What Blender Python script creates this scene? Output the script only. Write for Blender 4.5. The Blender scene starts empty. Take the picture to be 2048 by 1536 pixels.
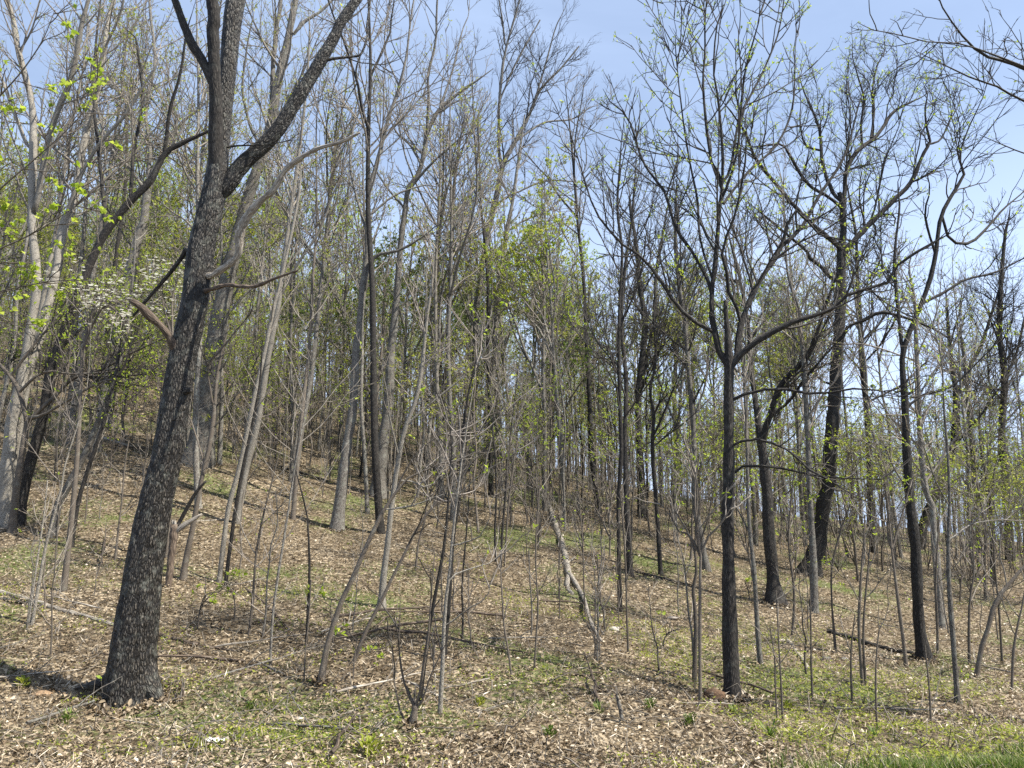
import bpy, math, random
import numpy as np
from mathutils import Vector
R = math.radians
sc = bpy.context.scene
C = sc.collection

# ------------------------------------------------------------------ camera, sky, sun, exposure
F = 1539.0                 # focal length in pixels of a 2048 px wide frame
PITCH = R(10.4)
CAM = np.array([0.0, 0.0, 2.24])
cd = bpy.data.cameras.new('camera'); cam = bpy.data.objects.new('camera', cd); C.objects.link(cam)
cam.location = CAM; cam.rotation_euler = (R(90) + PITCH, 0, 0)
cd.sensor_width = 36; cd.lens = F / 2048 * 36; cd.clip_end = 3000; cd.clip_start = 0.1
sc.camera = cam
SUN_AZ, SUN_EL = R(72), R(52)          # azimuth turned from behind the camera towards the right
sdir = Vector((math.sin(SUN_AZ) * math.cos(SUN_EL), -math.cos(SUN_AZ) * math.cos(SUN_EL), math.sin(SUN_EL)))
sl = bpy.data.lights.new('sun', 'SUN'); so = bpy.data.objects.new('sun', sl); C.objects.link(so)
sl.energy = 5.0; sl.angle = R(0.5); sl.color = (1.0, 0.94, 0.83)
so.rotation_euler = sdir.to_track_quat('Z', 'Y').to_euler(); so.location = (0, 0, 60)
w = bpy.data.worlds.new('World'); sc.world = w; w.use_nodes = True
nt = w.node_tree; nt.nodes.clear()
wo = nt.nodes.new('ShaderNodeOutputWorld'); bg = nt.nodes.new('ShaderNodeBackground')
sky = nt.nodes.new('ShaderNodeTexSky'); sky.sky_type = 'NISHITA'; sky.sun_disc = False
sky.sun_elevation = SUN_EL
sky.sun_rotation = math.atan2(sdir.x, sdir.y)
sky.air_density = 1.0; sky.dust_density = 1.0; sky.ozone_density = 1.3; sky.altitude = 200
tc = nt.nodes.new('ShaderNodeTexCoord'); mp = nt.nodes.new('ShaderNodeMapping')
mp.inputs['Scale'].default_value = (1.2, 1.2, 3.2)
ns = nt.nodes.new('ShaderNodeTexNoise'); ns.inputs['Scale'].default_value = 1.6
ns.inputs['Detail'].default_value = 7; ns.inputs['Roughness'].default_value = .55; ns.inputs['Distortion'].default_value = .6
rp = nt.nodes.new('ShaderNodeMapRange'); rp.inputs[1].default_value = .42; rp.inputs[2].default_value = .78
rp.inputs[3].default_value = .36; rp.inputs[4].default_value = .54
sep = nt.nodes.new('ShaderNodeSeparateXYZ')
lo = nt.nodes.new('ShaderNodeMapRange'); lo.inputs[1].default_value = .14; lo.inputs[2].default_value = .70
lo.inputs[3].default_value = .92; lo.inputs[4].default_value = 0.0; lo.interpolation_type = 'SMOOTHSTEP'
mx = nt.nodes.new('ShaderNodeMath'); mx.operation = 'MAXIMUM'
mixw = nt.nodes.new('ShaderNodeMixRGB'); mixw.inputs[2].default_value = (5.3, 6.6, 9.1, 1)
L_ = nt.links.new
L_(tc.outputs['Generated'], mp.inputs[0]); L_(mp.outputs[0], ns.inputs[0]); L_(ns.outputs[0], rp.inputs[0])
L_(tc.outputs['Generated'], sep.inputs[0]); L_(sep.outputs[2], lo.inputs[0])
L_(rp.outputs[0], mx.inputs[0]); L_(lo.outputs[0], mx.inputs[1]); L_(mx.outputs[0], mixw.inputs[0])
L_(sky.outputs[0], mixw.inputs[1]); L_(mixw.outputs[0], bg.inputs[0]); L_(bg.outputs[0], wo.inputs[0])
bg.inputs[1].default_value = 0.078
sc.view_settings.view_transform = 'Standard'; sc.view_settings.look = 'None'
sc.view_settings.exposure = 1.1; sc.view_settings.gamma = 1; sc.view_settings.use_curve_mapping = False
sc.cycles.max_bounces = 5; sc.cycles.diffuse_bounces = 3; sc.cycles.transparent_max_bounces = 4
sc.cycles.use_denoising = False; sc.cycles.sample_clamp_indirect = 2.5; sc.cycles.sample_clamp_direct = 12
sc.render.film_transparent = False

# ------------------------------------------------------------------ maths helpers
def unit(v):
    return v / np.maximum(np.linalg.norm(v, axis=-1, keepdims=True), 1e-9)
def pray(px, py):
    u = (px - 1024) / F; v = (768 - py) / F
    d = np.array([u, math.cos(PITCH) - v * math.sin(PITCH), math.sin(PITCH) + v * math.cos(PITCH)])
    return d / d[1]
def at(px, py, Y):
    return CAM + pray(px, py) * Y

def _hash(i, j, k):
    n = (i * 374761393 + j * 668265263 + k * 2147483647) & 0xffffffff
    n = ((n ^ (n >> 13)) * 1274126177) & 0xffffffff
    return ((n ^ (n >> 16)) & 0xffff) / 65535.0
def vnoise(x, y, seed=0):
    xi = np.floor(x).astype(np.int64); yi = np.floor(y).astype(np.int64)
    fx = x - xi; fy = y - yi; fx = fx * fx * (3 - 2 * fx); fy = fy * fy * (3 - 2 * fy)
    a = _hash(xi, yi, seed); b = _hash(xi + 1, yi, seed); c = _hash(xi, yi + 1, seed); d = _hash(xi + 1, yi + 1, seed)
    return (a * (1 - fx) + b * fx) * (1 - fy) + (c * (1 - fx) + d * fx) * fy

# terrain: bearing (x / y) against distance, heights in metres at a scale of 1 : SC
SC = 1.4
TA = np.array([-1.6, -.67, -.41, -.3, -.1, 0.05, .2, .3, .45, .67, 1.6])
TY = np.array([0, 5, 8, 12, 18, 26, 36, 50, 80, 150, 400])
TZ = np.array([
    [.3, .1, .3, 1.5, 4.2, 8.0, 12.0, 16.5, 25, 38, 52],
    [.3, .05, .15, 1.0, 3.15, 6.6, 10.3, 14.5, 23, 36, 44],
    [.3, .0, .12, .88, 2.6, 5.7, 9.2, 13.0, 20, 31, 38],
    [.3, .0, .12, .72, 2.05, 4.4, 7.1, 10.2, 16, 26, 32],
    [.3, .0, .10, .55, 1.6, 3.5, 5.6, 7.8, 11, 15, 18],
    [.3, .0, .05, .4, 1.25, 2.75, 4.3, 5.1, 4.5, 3, 0],
    [.3, .0, -.1, .1, .85, 1.9, 3.0, 3.4, 2, -3, -8],
    [.3, -.05, -.25, -.15, .5, 1.4, 2.2, 2.4, 0, -5, -12],
    [.3, -.05, -.3, -.3, .1, .8, 1.6, 1.7, -1, -7, -15],
    [.3, -.0, -.3, -.5, -.45, 0, .5, .4, -2, -8, -16],
    [.3, -.0, -.3, -.6, -.7, -.6, -.6, -1, -4, -9, -16]])
_ga = np.linspace(-1.6, 1.6, 161); _gl = np.linspace(math.log(5), math.log(405), 160)
_Yn = np.exp(_gl) - 5
_g = np.array([np.interp(_Yn, TY, row) for row in TZ])
_g = np.array([np.interp(_ga, TA, _g[:, j]) for j in range(_g.shape[1])]).T
def _blur(g, n, ax):
    k = np.hanning(2 * n + 3)[1:-1]; k /= k.sum()
    p = [(0, 0), (0, 0)]; p[ax] = (n, n)
    gp = np.pad(g, p, mode='edge')
    return np.apply_along_axis(lambda r: np.convolve(r, k, 'valid'), ax, gp)
_g = _blur(_blur(_g, 6, 1), 8, 0)
def ground(X, Y):
    X = np.asarray(X, float) / SC; Y = np.asarray(Y, float) / SC
    a = np.clip(X / np.maximum(Y, 7.0), -1.6, 1.6); yy = np.clip(Y, 0, 399)
    fa = (a + 1.6) / 3.2 * 160; fl = (np.log(yy + 5) - _gl[0]) / (_gl[-1] - _gl[0]) * 159
    i = np.clip(fa.astype(int), 0, 159); j = np.clip(fl.astype(int), 0, 158); u = fa - i; v = fl - j
    z = (_g[i, j] * (1 - u) + _g[i + 1, j] * u) * (1 - v) + (_g[i, j + 1] * (1 - u) + _g[i + 1, j + 1] * u) * v
    x, y = X * SC, Y * SC
    z = z * SC + .30 * (vnoise(x * .22 + 9, y * .22, 1) - .5) + (.20) * (vnoise(x * .7, y * .7, 2) - .5) + (.085) * (vnoise(x * 2.3, y * 2.3, 3) - .5)
    return z
_marchY = np.exp(np.linspace(math.log(4.5), math.log(260), 900))
def hit(px, py, ymax=70):
    d = pray(px, py); P = CAM[None] + _marchY[:, None] * d[None]
    below = P[:, 2] <= ground(P[:, 0], P[:, 1])
    k = int(np.argmax(below)) if below.any() else len(_marchY) - 1
    Y = min(_marchY[k], ymax)
    return Y
def hitp(px, py, up=0.0):
    Y = hit(px, py); p = at(px, py, Y); p[2] = float(ground(p[0], p[1])) + up
    return p

# ------------------------------------------------------------------ mesh accumulator
class Mesh:
    def __init__(s): s.V = []; s.Q = []; s.B = []; s.N = []; s.n = 0
    def add(s, V, Q, B=None, rnd=None):
        V = V.reshape(-1, 3); s.V.append(V); s.Q.append(Q.reshape(-1, 4) + s.n)
        s.B.append(np.zeros_like(V) if B is None else B.reshape(-1, 3))
        s.N.append(np.zeros(len(V)) if rnd is None else rnd.reshape(-1)); s.n += len(V)
    def tubes(s, P, Rr, sides=3, rough=None, cap=False):
        P = np.asarray(P, float); Rr = np.asarray(Rr, float)
        if P.ndim == 2: P = P[None]; Rr = Rr[None]
        nb, m, _ = P.shape
        if nb == 0: return
        T = unit(np.gradient(P, axis=1)); avg = unit(P[:, -1] - P[:, 0])
        ref = np.where(np.abs(avg[:, 2:3]) < .85, np.array([[0, 0, 1.]]), np.array([[0, 1., 0]]))
        ref = unit(np.cross(avg, ref))[:, None]
        N1 = unit(np.cross(T, ref)); N2 = np.cross(T, N1)
        th = 2 * np.pi * np.arange(sides) / sides
        c, sn = np.cos(th)[None, None, :, None], np.sin(th)[None, None, :, None]
        S = np.concatenate([np.zeros((nb, 1)), np.cumsum(np.linalg.norm(np.diff(P, axis=1), axis=2), axis=1)], 1)
        RR = np.repeat(Rr[:, :, None], sides, 2)
        if rough is not None: RR = RR * rough(S[:, :, None], th[None, None, :], RR)
        V = P[:, :, None] + RR[..., None] * (c * N1[:, :, None] + sn * N2[:, :, None])
        B = np.stack([Rr[:, :, None] * np.cos(th)[None, None], Rr[:, :, None] * np.sin(th)[None, None],
                      np.repeat(S[:, :, None], sides, 2)], -1)
        i = np.arange(m - 1)[:, None] * sides; j = np.arange(sides)[None]; jn = (j + 1) % sides
        q = np.stack([i + j, i + jn, i + sides + jn, i + sides + j], -1).reshape(-1, 4)
        Q = (q[None] + (np.arange(nb) * m * sides)[:, None, None])
        s.add(V, Q, B, np.repeat(np.random.default_rng(nb + m).random(nb), m * sides))
        if cap:
            k = sides // 2
            for e in (0, (m - 1) * sides):
                for b in range(nb):
                    o = s.n - nb * m * sides + b * m * sides + e
                    qs = [[o + a, o + a + 1, o + sides - 2 - a, o + sides - 1 - a] for a in range(k - 1)]
                    s.Q.append(np.array(qs))
    def leaves(s, P, D, N, L, W, rnd, six=False, fold=.12):
        S = unit(np.cross(D, N)); N = np.cross(S, D)
        L = np.asarray(L)[:, None]; W = np.asarray(W)[:, None]
        if six:
            v = [P, P + D * L * .3 + S * W * .5 + N * W * fold * 2, P + D * L * .72 + S * W * .38 + N * W * fold * 3, P + D * L + N * L * fold,
                 P + D * L * .72 - S * W * .38 + N * W * fold * 3, P + D * L * .3 - S * W * .5 + N * W * fold * 2]
            V = np.stack(v, 1); q = np.array([[0, 1, 2, 3], [0, 3, 4, 5]])
        else:
            V = np.stack([P, P + D * L * .5 + S * W * .5 + N * W * fold * 2, P + D * L, P + D * L * .5 - S * W * .5 + N * W * fold * 2], 1)
            q = np.array([[0, 1, 2, 3]])
        k = V.shape[1]
        s.add(V, q[None] + (np.arange(len(P)) * k)[:, None, None], None, np.repeat(rnd, k))
    def build(s, name, mat, parent=None, kind=None, smooth=True, loc=None):
        me = bpy.data.meshes.new(name)
        V = np.concatenate(s.V) if s.V else np.zeros((0, 3)); Q = np.concatenate(s.Q) if s.Q else np.zeros((0, 4), int)
        if loc is not None: V = V - np.asarray(loc)[None]
        B = np.concatenate(s.B); N = np.concatenate(s.N)
        me.vertices.add(len(V)); me.vertices.foreach_set('co', V.astype(np.float32).ravel())
        me.loops.add(len(Q) * 4); me.loops.foreach_set('vertex_index', Q.astype(np.int32).ravel())
        me.polygons.add(len(Q)); me.polygons.foreach_set('loop_start', np.arange(0, len(Q) * 4, 4, dtype=np.int32))
        if smooth: me.polygons.foreach_set('use_smooth', np.ones(len(Q), bool))
        me.update(calc_edges=True)
        a = me.attributes.new('bc', 'FLOAT_VECTOR', 'POINT'); a.data.foreach_set('vector', B.astype(np.float32).ravel())
        a = me.attributes.new('rnd', 'FLOAT', 'POINT'); a.data.foreach_set('value', N.astype(np.float32))
        me.materials.append(mat)
        o = bpy.data.objects.new(name, me); C.objects.link(o)
        if parent is not None: o.parent = parent
        if kind: o['kind'] = kind
        return o

def thing(name, label, cat, loc, group=None):
    o = bpy.data.objects.new(name, None); C.objects.link(o); o.location = loc
    o.empty_display_size = .3
    o['label'] = label; o['category'] = cat
    if group: o['group'] = group
    return o
def tag(o, label, cat=None, group=None, kind=None):
    o['label'] = label
    if cat: o['category'] = cat
    if group: o['group'] = group
    if kind: o['kind'] = kind
    return o
def copy_thing(root, loc, rz, scale, label=None, group=None, tilt=(0, 0)):
    c = root.copy(); C.objects.link(c)
    c.location = loc; c.rotation_euler = (tilt[0], tilt[1], rz); c.scale = (scale,) * 3
    if label: c['label'] = label
    if group: c['group'] = group
    for ch in root.children:
        d = ch.copy(); C.objects.link(d); d.parent = c
    return c

# ------------------------------------------------------------------ materials
def nodes(name):
    m = bpy.data.materials.new(name); m.use_nodes = True; t = m.node_tree
    b = t.nodes['Principled BSDF']; return m, t, b
def N(t, typ, **kw):
    n = t.nodes.new(typ)
    for k, v in kw.items():
        if k.startswith('i_'): n.inputs[k[2:].replace('_', ' ')].default_value = v
        else: setattr(n, k, v)
    return n
def ramp(t, stops, src):
    r = t.nodes.new('ShaderNodeValToRGB'); e = r.color_ramp.elements
    while len(e) < len(stops): e.new(.5)
    for k, (p, c) in enumerate(stops): e[k].position = p; e[k].color = (*c, 1)
    t.links.new(src, r.inputs[0]); return r
def bark(name, furrow, mid, ridge, lichen=(.38, .40, .34), lichen_amt=.0, scale=55, stretch=.16, bump=.012, rough=.8, moss=0.0):
    m, t, b = nodes(name); L = t.links.new
    at_ = N(t, 'ShaderNodeAttribute', attribute_name='bc')
    mp = N(t, 'ShaderNodeMapping'); mp.inputs['Scale'].default_value = (1, 1, stretch)
    oi = N(t, 'ShaderNodeObjectInfo')
    ad = N(t, 'ShaderNodeVectorMath', operation='MULTIPLY_ADD'); ad.inputs[1].default_value = (7, 7, 7)
    cmb = N(t, 'ShaderNodeCombineXYZ')
    L(oi.outputs['Random'], cmb.inputs[2]); L(cmb.outputs[0], ad.inputs[0]); L(at_.outputs['Vector'], ad.inputs[2]); L(ad.outputs[0], mp.inputs[0])
    n1 = N(t, 'ShaderNodeTexNoise'); n1.inputs['Scale'].default_value = scale * .35; n1.inputs['Detail'].default_value = 5
    L(mp.outputs[0], n1.inputs['Vector'])
    mixv = N(t, 'ShaderNodeMixRGB', blend_type='LINEAR_LIGHT'); mixv.inputs[0].default_value = .02
    L(mp.outputs[0], mixv.inputs[1]); L(n1.outputs['Color'], mixv.inputs[2])
    v = N(t, 'ShaderNodeTexVoronoi', feature='DISTANCE_TO_EDGE'); v.inputs['Scale'].default_value = scale; L(mixv.outputs[0], v.inputs['Vector'])
    n2 = N(t, 'ShaderNodeTexNoise'); n2.inputs['Scale'].default_value = scale * 2.2; n2.inputs['Detail'].default_value = 4; L(mp.outputs[0], n2.inputs['Vector'])
    mr = N(t, 'ShaderNodeMapRange'); mr.inputs[1].default_value = 0; mr.inputs[2].default_value = .28; L(v.outputs['Distance'], mr.inputs[0])
    mu = N(t, 'ShaderNodeMath', operation='MULTIPLY'); L(mr.outputs[0], mu.inputs[0])
    mr2 = N(t, 'ShaderNodeMapRange'); mr2.inputs[1].default_value = .25; mr2.inputs[2].default_value = .7; L(n2.outputs[0], mr2.inputs[0]); L(mr2.outputs[0], mu.inputs[1])
    cr = ramp(t, [(0, furrow), (.35, mid), (1, ridge)], mu.outputs[0])
    n3 = N(t, 'ShaderNodeTexNoise'); n3.inputs['Scale'].default_value = 7; n3.inputs['Detail'].default_value = 6; n3.inputs['Roughness'].default_value = .65
    L(ad.outputs[0], n3.inputs['Vector'])
    lr = ramp(t, [(.54 - .12 * lichen_amt, (0, 0, 0)), (.70 - .1 * lichen_amt, (1, 1, 1))], n3.outputs[0])
    lm = N(t, 'ShaderNodeMath', operation='MULTIPLY'); lm.inputs[1].default_value = min(1, lichen_amt); L(lr.outputs[0], lm.inputs[0])
    mix = N(t, 'ShaderNodeMixRGB'); L(lm.outputs[0], mix.inputs[0]); L(cr.outputs[0], mix.inputs[1]); mix.inputs[2].default_value = (*lichen, 1)
    hs = N(t, 'ShaderNodeHueSaturation'); mrv = N(t, 'ShaderNodeMapRange'); mrv.inputs[3].default_value = .75; mrv.inputs[4].default_value = 1.3
    L(oi.outputs['Random'], mrv.inputs[0]); L(mrv.outputs[0], hs.inputs['Value']); L(mix.outputs[0], hs.inputs['Color'])
    L(hs.outputs[0], b.inputs['Base Color']); b.inputs['Roughness'].default_value = rough
    b.inputs['Specular IOR Level'].default_value = .35
    bp = N(t, 'ShaderNodeBump'); bp.inputs['Strength'].default_value = 1; bp.inputs['Distance'].default_value = bump
    L(mu.outputs[0], bp.inputs['Height']); L(bp.outputs[0], b.inputs['Normal'])
    return m
def leafmat(name, stops, trans=.45, rough=.5, spec=.3):
    m, t, b = nodes(name); L = t.links.new
    a = N(t, 'ShaderNodeAttribute', attribute_name='rnd')
    cr = ramp(t, stops, a.outputs['Fac'])
    L(cr.outputs[0], b.inputs['Base Color']); b.inputs['Roughness'].default_value = rough; b.inputs['Specular IOR Level'].default_value = spec
    if trans > 0:
        tr = N(t, 'ShaderNodeBsdfTranslucent'); L(cr.outputs[0], tr.inputs[0])
        ms = N(t, 'ShaderNodeMixShader'); ms.inputs[0].default_value = trans
        L(b.outputs[0], ms.inputs[1]); L(tr.outputs[0], ms.inputs[2]); L(ms.outputs[0], t.nodes['Material Output'].inputs[0])
    return m
MAT = dict(
    oak=bark('oak_bark', (.004, .0036, .003), (.020, .0165, .0135), (.19, .168, .138), lichen_amt=.2, scale=36, stretch=.27, bump=.02, rough=.55),
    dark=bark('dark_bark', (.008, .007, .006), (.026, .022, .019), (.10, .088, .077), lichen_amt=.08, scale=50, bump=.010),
    grey=bark('grey_bark', (.04, .035, .03), (.17, .155, .135), (.38, .355, .315), lichen_amt=.35, scale=70, bump=.008),
    pale=bark('pale_bark', (.09, .08, .065), (.24, .22, .185), (.38, .35, .30), lichen=(.50, .48, .43), lichen_amt=.2, scale=60, stretch=.4, bump=.005),
    smooth=bark('smooth_brown_bark', (.06, .048, .037), (.12, .10, .08), (.19, .165, .135), lichen_amt=.15, scale=90, stretch=.5, bump=.003),
    twig=bark('twig_bark', (.12, .105, .085), (.21, .185, .155), (.31, .28, .235), lichen_amt=0, scale=60, bump=.001),
    dtwig=bark('dark_twig_bark', (.022, .02, .018), (.045, .04, .035), (.09, .08, .07), lichen_amt=0, scale=60, bump=.001),
    ptwig=bark('pale_twig_bark', (.14, .12, .10), (.25, .22, .19), (.36, .32, .28), lichen_amt=0, scale=60, bump=.001),
    dead=bark('bare_dead_wood', (.12, .10, .08), (.31, .28, .235), (.50, .46, .40), lichen_amt=.1, scale=50, stretch=.06, bump=.006),
    rot=bark('brown_rotten_wood', (.035, .026, .02), (.11, .08, .058), (.24, .19, .145), lichen_amt=.05, scale=50, stretch=.08, bump=.006),
    leaf=leafmat('spring_leaf', [(0, (.18, .23, .025)), (.5, (.31, .35, .045)), (1, (.48, .48, .10))], trans=.5),
    bleaf=leafmat('bright_leaf', [(0, (.24, .35, .02)), (.6, (.36, .46, .045)), (1, (.50, .56, .10))], trans=.55),
    mleaf=leafmat('mid_green_leaf', [(0, (.055, .10, .015)), (.6, (.10, .155, .025)), (1, (.17, .22, .045))], trans=.4),
    needle=leafmat('pine_needle', [(0, (.018, .035, .012)), (.6, (.040, .062, .020)), (1, (.085, .10, .035))], trans=.15),
    petal=leafmat('dogwood_petal', [(0, (.62, .62, .52)), (1, (.82, .82, .76))], trans=.3),
    grass=leafmat('grass_blade', [(0, (.05, .10, .012)), (.5, (.10, .17, .02)), (.8, (.20, .25, .05)), (1, (.42, .36, .2))], trans=.35),
    litter=leafmat('fallen_leaf', [(0, (.055, .038, .022)), (.25, (.145, .105, .064)), (.5, (.265, .205, .130)), (.78, (.39, .315, .215)), (1, (.60, .53, .42))], trans=.12, rough=.45, spec=.5),
)
# ------------------------------------------------------------------ ground
def ground_material():
    m, t, b = nodes('forest_floor'); L = t.links.new
    tc = N(t, 'ShaderNodeTexCoord'); co = tc.outputs['Object']
    def mapping(s, loc=(0, 0, 0)):
        mp = N(t, 'ShaderNodeMapping'); mp.inputs['Scale'].default_value = s; mp.inputs['Location'].default_value = loc; L(co, mp.inputs[0]); return mp
    v = N(t, 'ShaderNodeTexVoronoi', feature='F1'); v.inputs['Scale'].default_value = 13; v.inputs['Randomness'].default_value = 1
    nz = N(t, 'ShaderNodeTexNoise'); nz.inputs['Scale'].default_value = 9; nz.inputs['Detail'].default_value = 3; L(co, nz.inputs['Vector'])
    mv = N(t, 'ShaderNodeMixRGB', blend_type='LINEAR_LIGHT'); mv.inputs[0].default_value = .06; L(co, mv.inputs[1]); L(nz.outputs['Color'], mv.inputs[2]); L(mv.outputs[0], v.inputs['Vector'])
    sepc = N(t, 'ShaderNodeSeparateColor'); L(v.outputs['Color'], sepc.inputs[0])
    cr = ramp(t, [(0, (.045, .033, .02)), (.25, (.12, .088, .054)), (.6, (.255, .20, .13)), (1, (.46, .38, .27))], sepc.outputs[0])
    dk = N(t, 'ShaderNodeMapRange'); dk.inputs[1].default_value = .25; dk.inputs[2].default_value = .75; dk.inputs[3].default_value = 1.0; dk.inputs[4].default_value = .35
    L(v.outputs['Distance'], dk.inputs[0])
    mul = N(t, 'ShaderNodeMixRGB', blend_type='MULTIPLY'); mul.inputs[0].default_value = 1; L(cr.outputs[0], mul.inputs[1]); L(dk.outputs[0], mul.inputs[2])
    # bare soil / old leaf mould patches
    n2 = N(t, 'ShaderNodeTexNoise'); n2.inputs['Scale'].default_value = .5; n2.inputs['Detail'].default_value = 6; n2.inputs['Roughness'].default_value = .65; L(co, n2.inputs['Vector'])
    s1 = ramp(t, [(.42, (0, 0, 0)), (.62, (1, 1, 1))], n2.outputs[0])
    m1 = N(t, 'ShaderNodeMixRGB'); m1.inputs[2].default_value = (.08, .060, .036, 1)
    k1 = N(t, 'ShaderNodeMath', operation='MULTIPLY'); k1.inputs[1].default_value = .55; L(s1.outputs[0], k1.inputs[0]); L(k1.outputs[0], m1.inputs[0]); L(mul.outputs[0], m1.inputs[1])
    # green ground cover in patches
    n3 = N(t, 'ShaderNodeTexNoise'); n3.inputs['Scale'].default_value = .33; n3.inputs['Detail'].default_value = 5; mp3 = mapping((1, 1, 1), (31, 7, 0)); L(mp3.outputs[0], n3.inputs['Vector'])
    n4 = N(t, 'ShaderNodeTexNoise'); n4.inputs['Scale'].default_value = 11; n4.inputs['Detail'].default_value = 4; L(co, n4.inputs['Vector'])
    ad = N(t, 'ShaderNodeMath', operation='MULTIPLY_ADD'); ad.inputs[1].default_value = .55; L(n4.outputs[0], ad.inputs[0]); L(n3.outputs[0], ad.inputs[2])
    s2 = ramp(t, [(.80, (0, 0, 0)), (.92, (1, 1, 1))], ad.outputs[0])
    m2 = N(t, 'ShaderNodeMixRGB'); m2.inputs[2].default_value = (.085, .12, .025, 1); 
    k2 = N(t, 'ShaderNodeMath', operation='MULTIPLY'); k2.inputs[1].default_value = .7; L(s2.outputs[0], k2.inputs[0]); L(k2.outputs[0], m2.inputs[0]); L(m1.outputs[0], m2.inputs[1])
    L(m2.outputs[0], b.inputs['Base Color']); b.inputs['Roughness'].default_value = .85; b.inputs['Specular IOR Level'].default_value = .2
    bp = N(t, 'ShaderNodeBump'); bp.inputs['Strength'].default_value = 1; bp.inputs['Distance'].default_value = .03; L(v.outputs['Distance'], bp.inputs['Height']); bp.invert = True
    L(bp.outputs[0], b.inputs['Normal'])
    return m
def sheet():
    sx = np.linspace(-1, 1, 281); X = np.sinh(sx * 5.2) / np.sinh(5.2) * 420
    sy = np.linspace(0, 1, 300); Y = -16 + np.sinh(sy * 4.2) / np.sinh(4.2) * 516
    XX, YY = np.meshgrid(X, Y, indexing='ij'); ZZ = ground(XX, YY)
    V = np.stack([XX, YY, ZZ], -1); nx, ny = XX.shape
    i = np.arange(nx - 1)[:, None] * ny; j = np.arange(ny - 1)[None]
    Q = np.stack([i + j, i + ny + j, i + ny + j + 1, i + j + 1], -1)
    M = Mesh(); M.add(V, Q); o = M.build('ground', ground_material()); o['kind'] = 'structure'
    tag(o, 'leaf strewn forest floor rising as a hillside to the upper left')
sheet()

rng = np.random.default_rng(11)
def wedge(n, y0, y1, rng, power=1.0, extra=2.0):
    # random ground positions in front of the camera, denser when nearer
    u = rng.random(n); Y = y0 * (y1 / y0) ** (u ** power)
    X = (rng.random(n) * 2 - 1) * (Y * .72 + extra)
    return X, Y
def green_density(X, Y):
    g = vnoise(X * .45 + 3, Y * .45, 21) * .6 + vnoise(X * 1.3, Y * 1.3, 22) * .4
    right = np.clip((X / np.maximum(Y, 1) + .05) / .35, 0, 1) * np.clip((24 - Y) / 8, 0, 1)
    near = np.clip((12.5 - Y) / 3.5, 0, 1)
    return g - .07 + .26 * right + .07 * near

def litter():
    M = Mesh(); r = rng
    for n, y0, y1, six, s in ((36000, 5.6, 8.4, True, .74), (228000, 8.0, 50, False, .82)):
        X, Y = wedge(n, y0, y1, r, .8)
        gd = green_density(X, Y); keep = r.random(n) > np.clip((gd - .58) * 2.2, 0, .75)
        X, Y = X[keep], Y[keep]; n = len(X)
        Z = ground(X, Y) + .006 + r.random(n) * .045
        a = r.random(n) * 6.283
        D = np.stack([np.cos(a), np.sin(a), r.normal(size=n) * .28], 1); D = unit(D)
        Nn = unit(np.stack([r.normal(size=n) * .6, r.normal(size=n) * .6, np.ones(n)], 1))
        Ln = (.028 + .030 * r.random(n) + .045 * r.random(n) ** 4) * s * (1 + .012 * np.clip(Y - 10, 0, 40))
        M.leaves(np.stack([X, Y, Z], 1) - D * Ln[:, None] * .5, D, Nn, Ln, Ln * (.42 + .35 * r.random(n)), np.clip(r.normal(.44, .20, n) + (vnoise(X*.8, Y*.8, 41) - .5)*.35, 0, 1), six=six, fold=.22)
    o = M.build('leaf_litter', MAT['litter'], kind='stuff', smooth=False)
    tag(o, 'dry tan and brown fallen leaves covering the whole slope')
litter()

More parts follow.
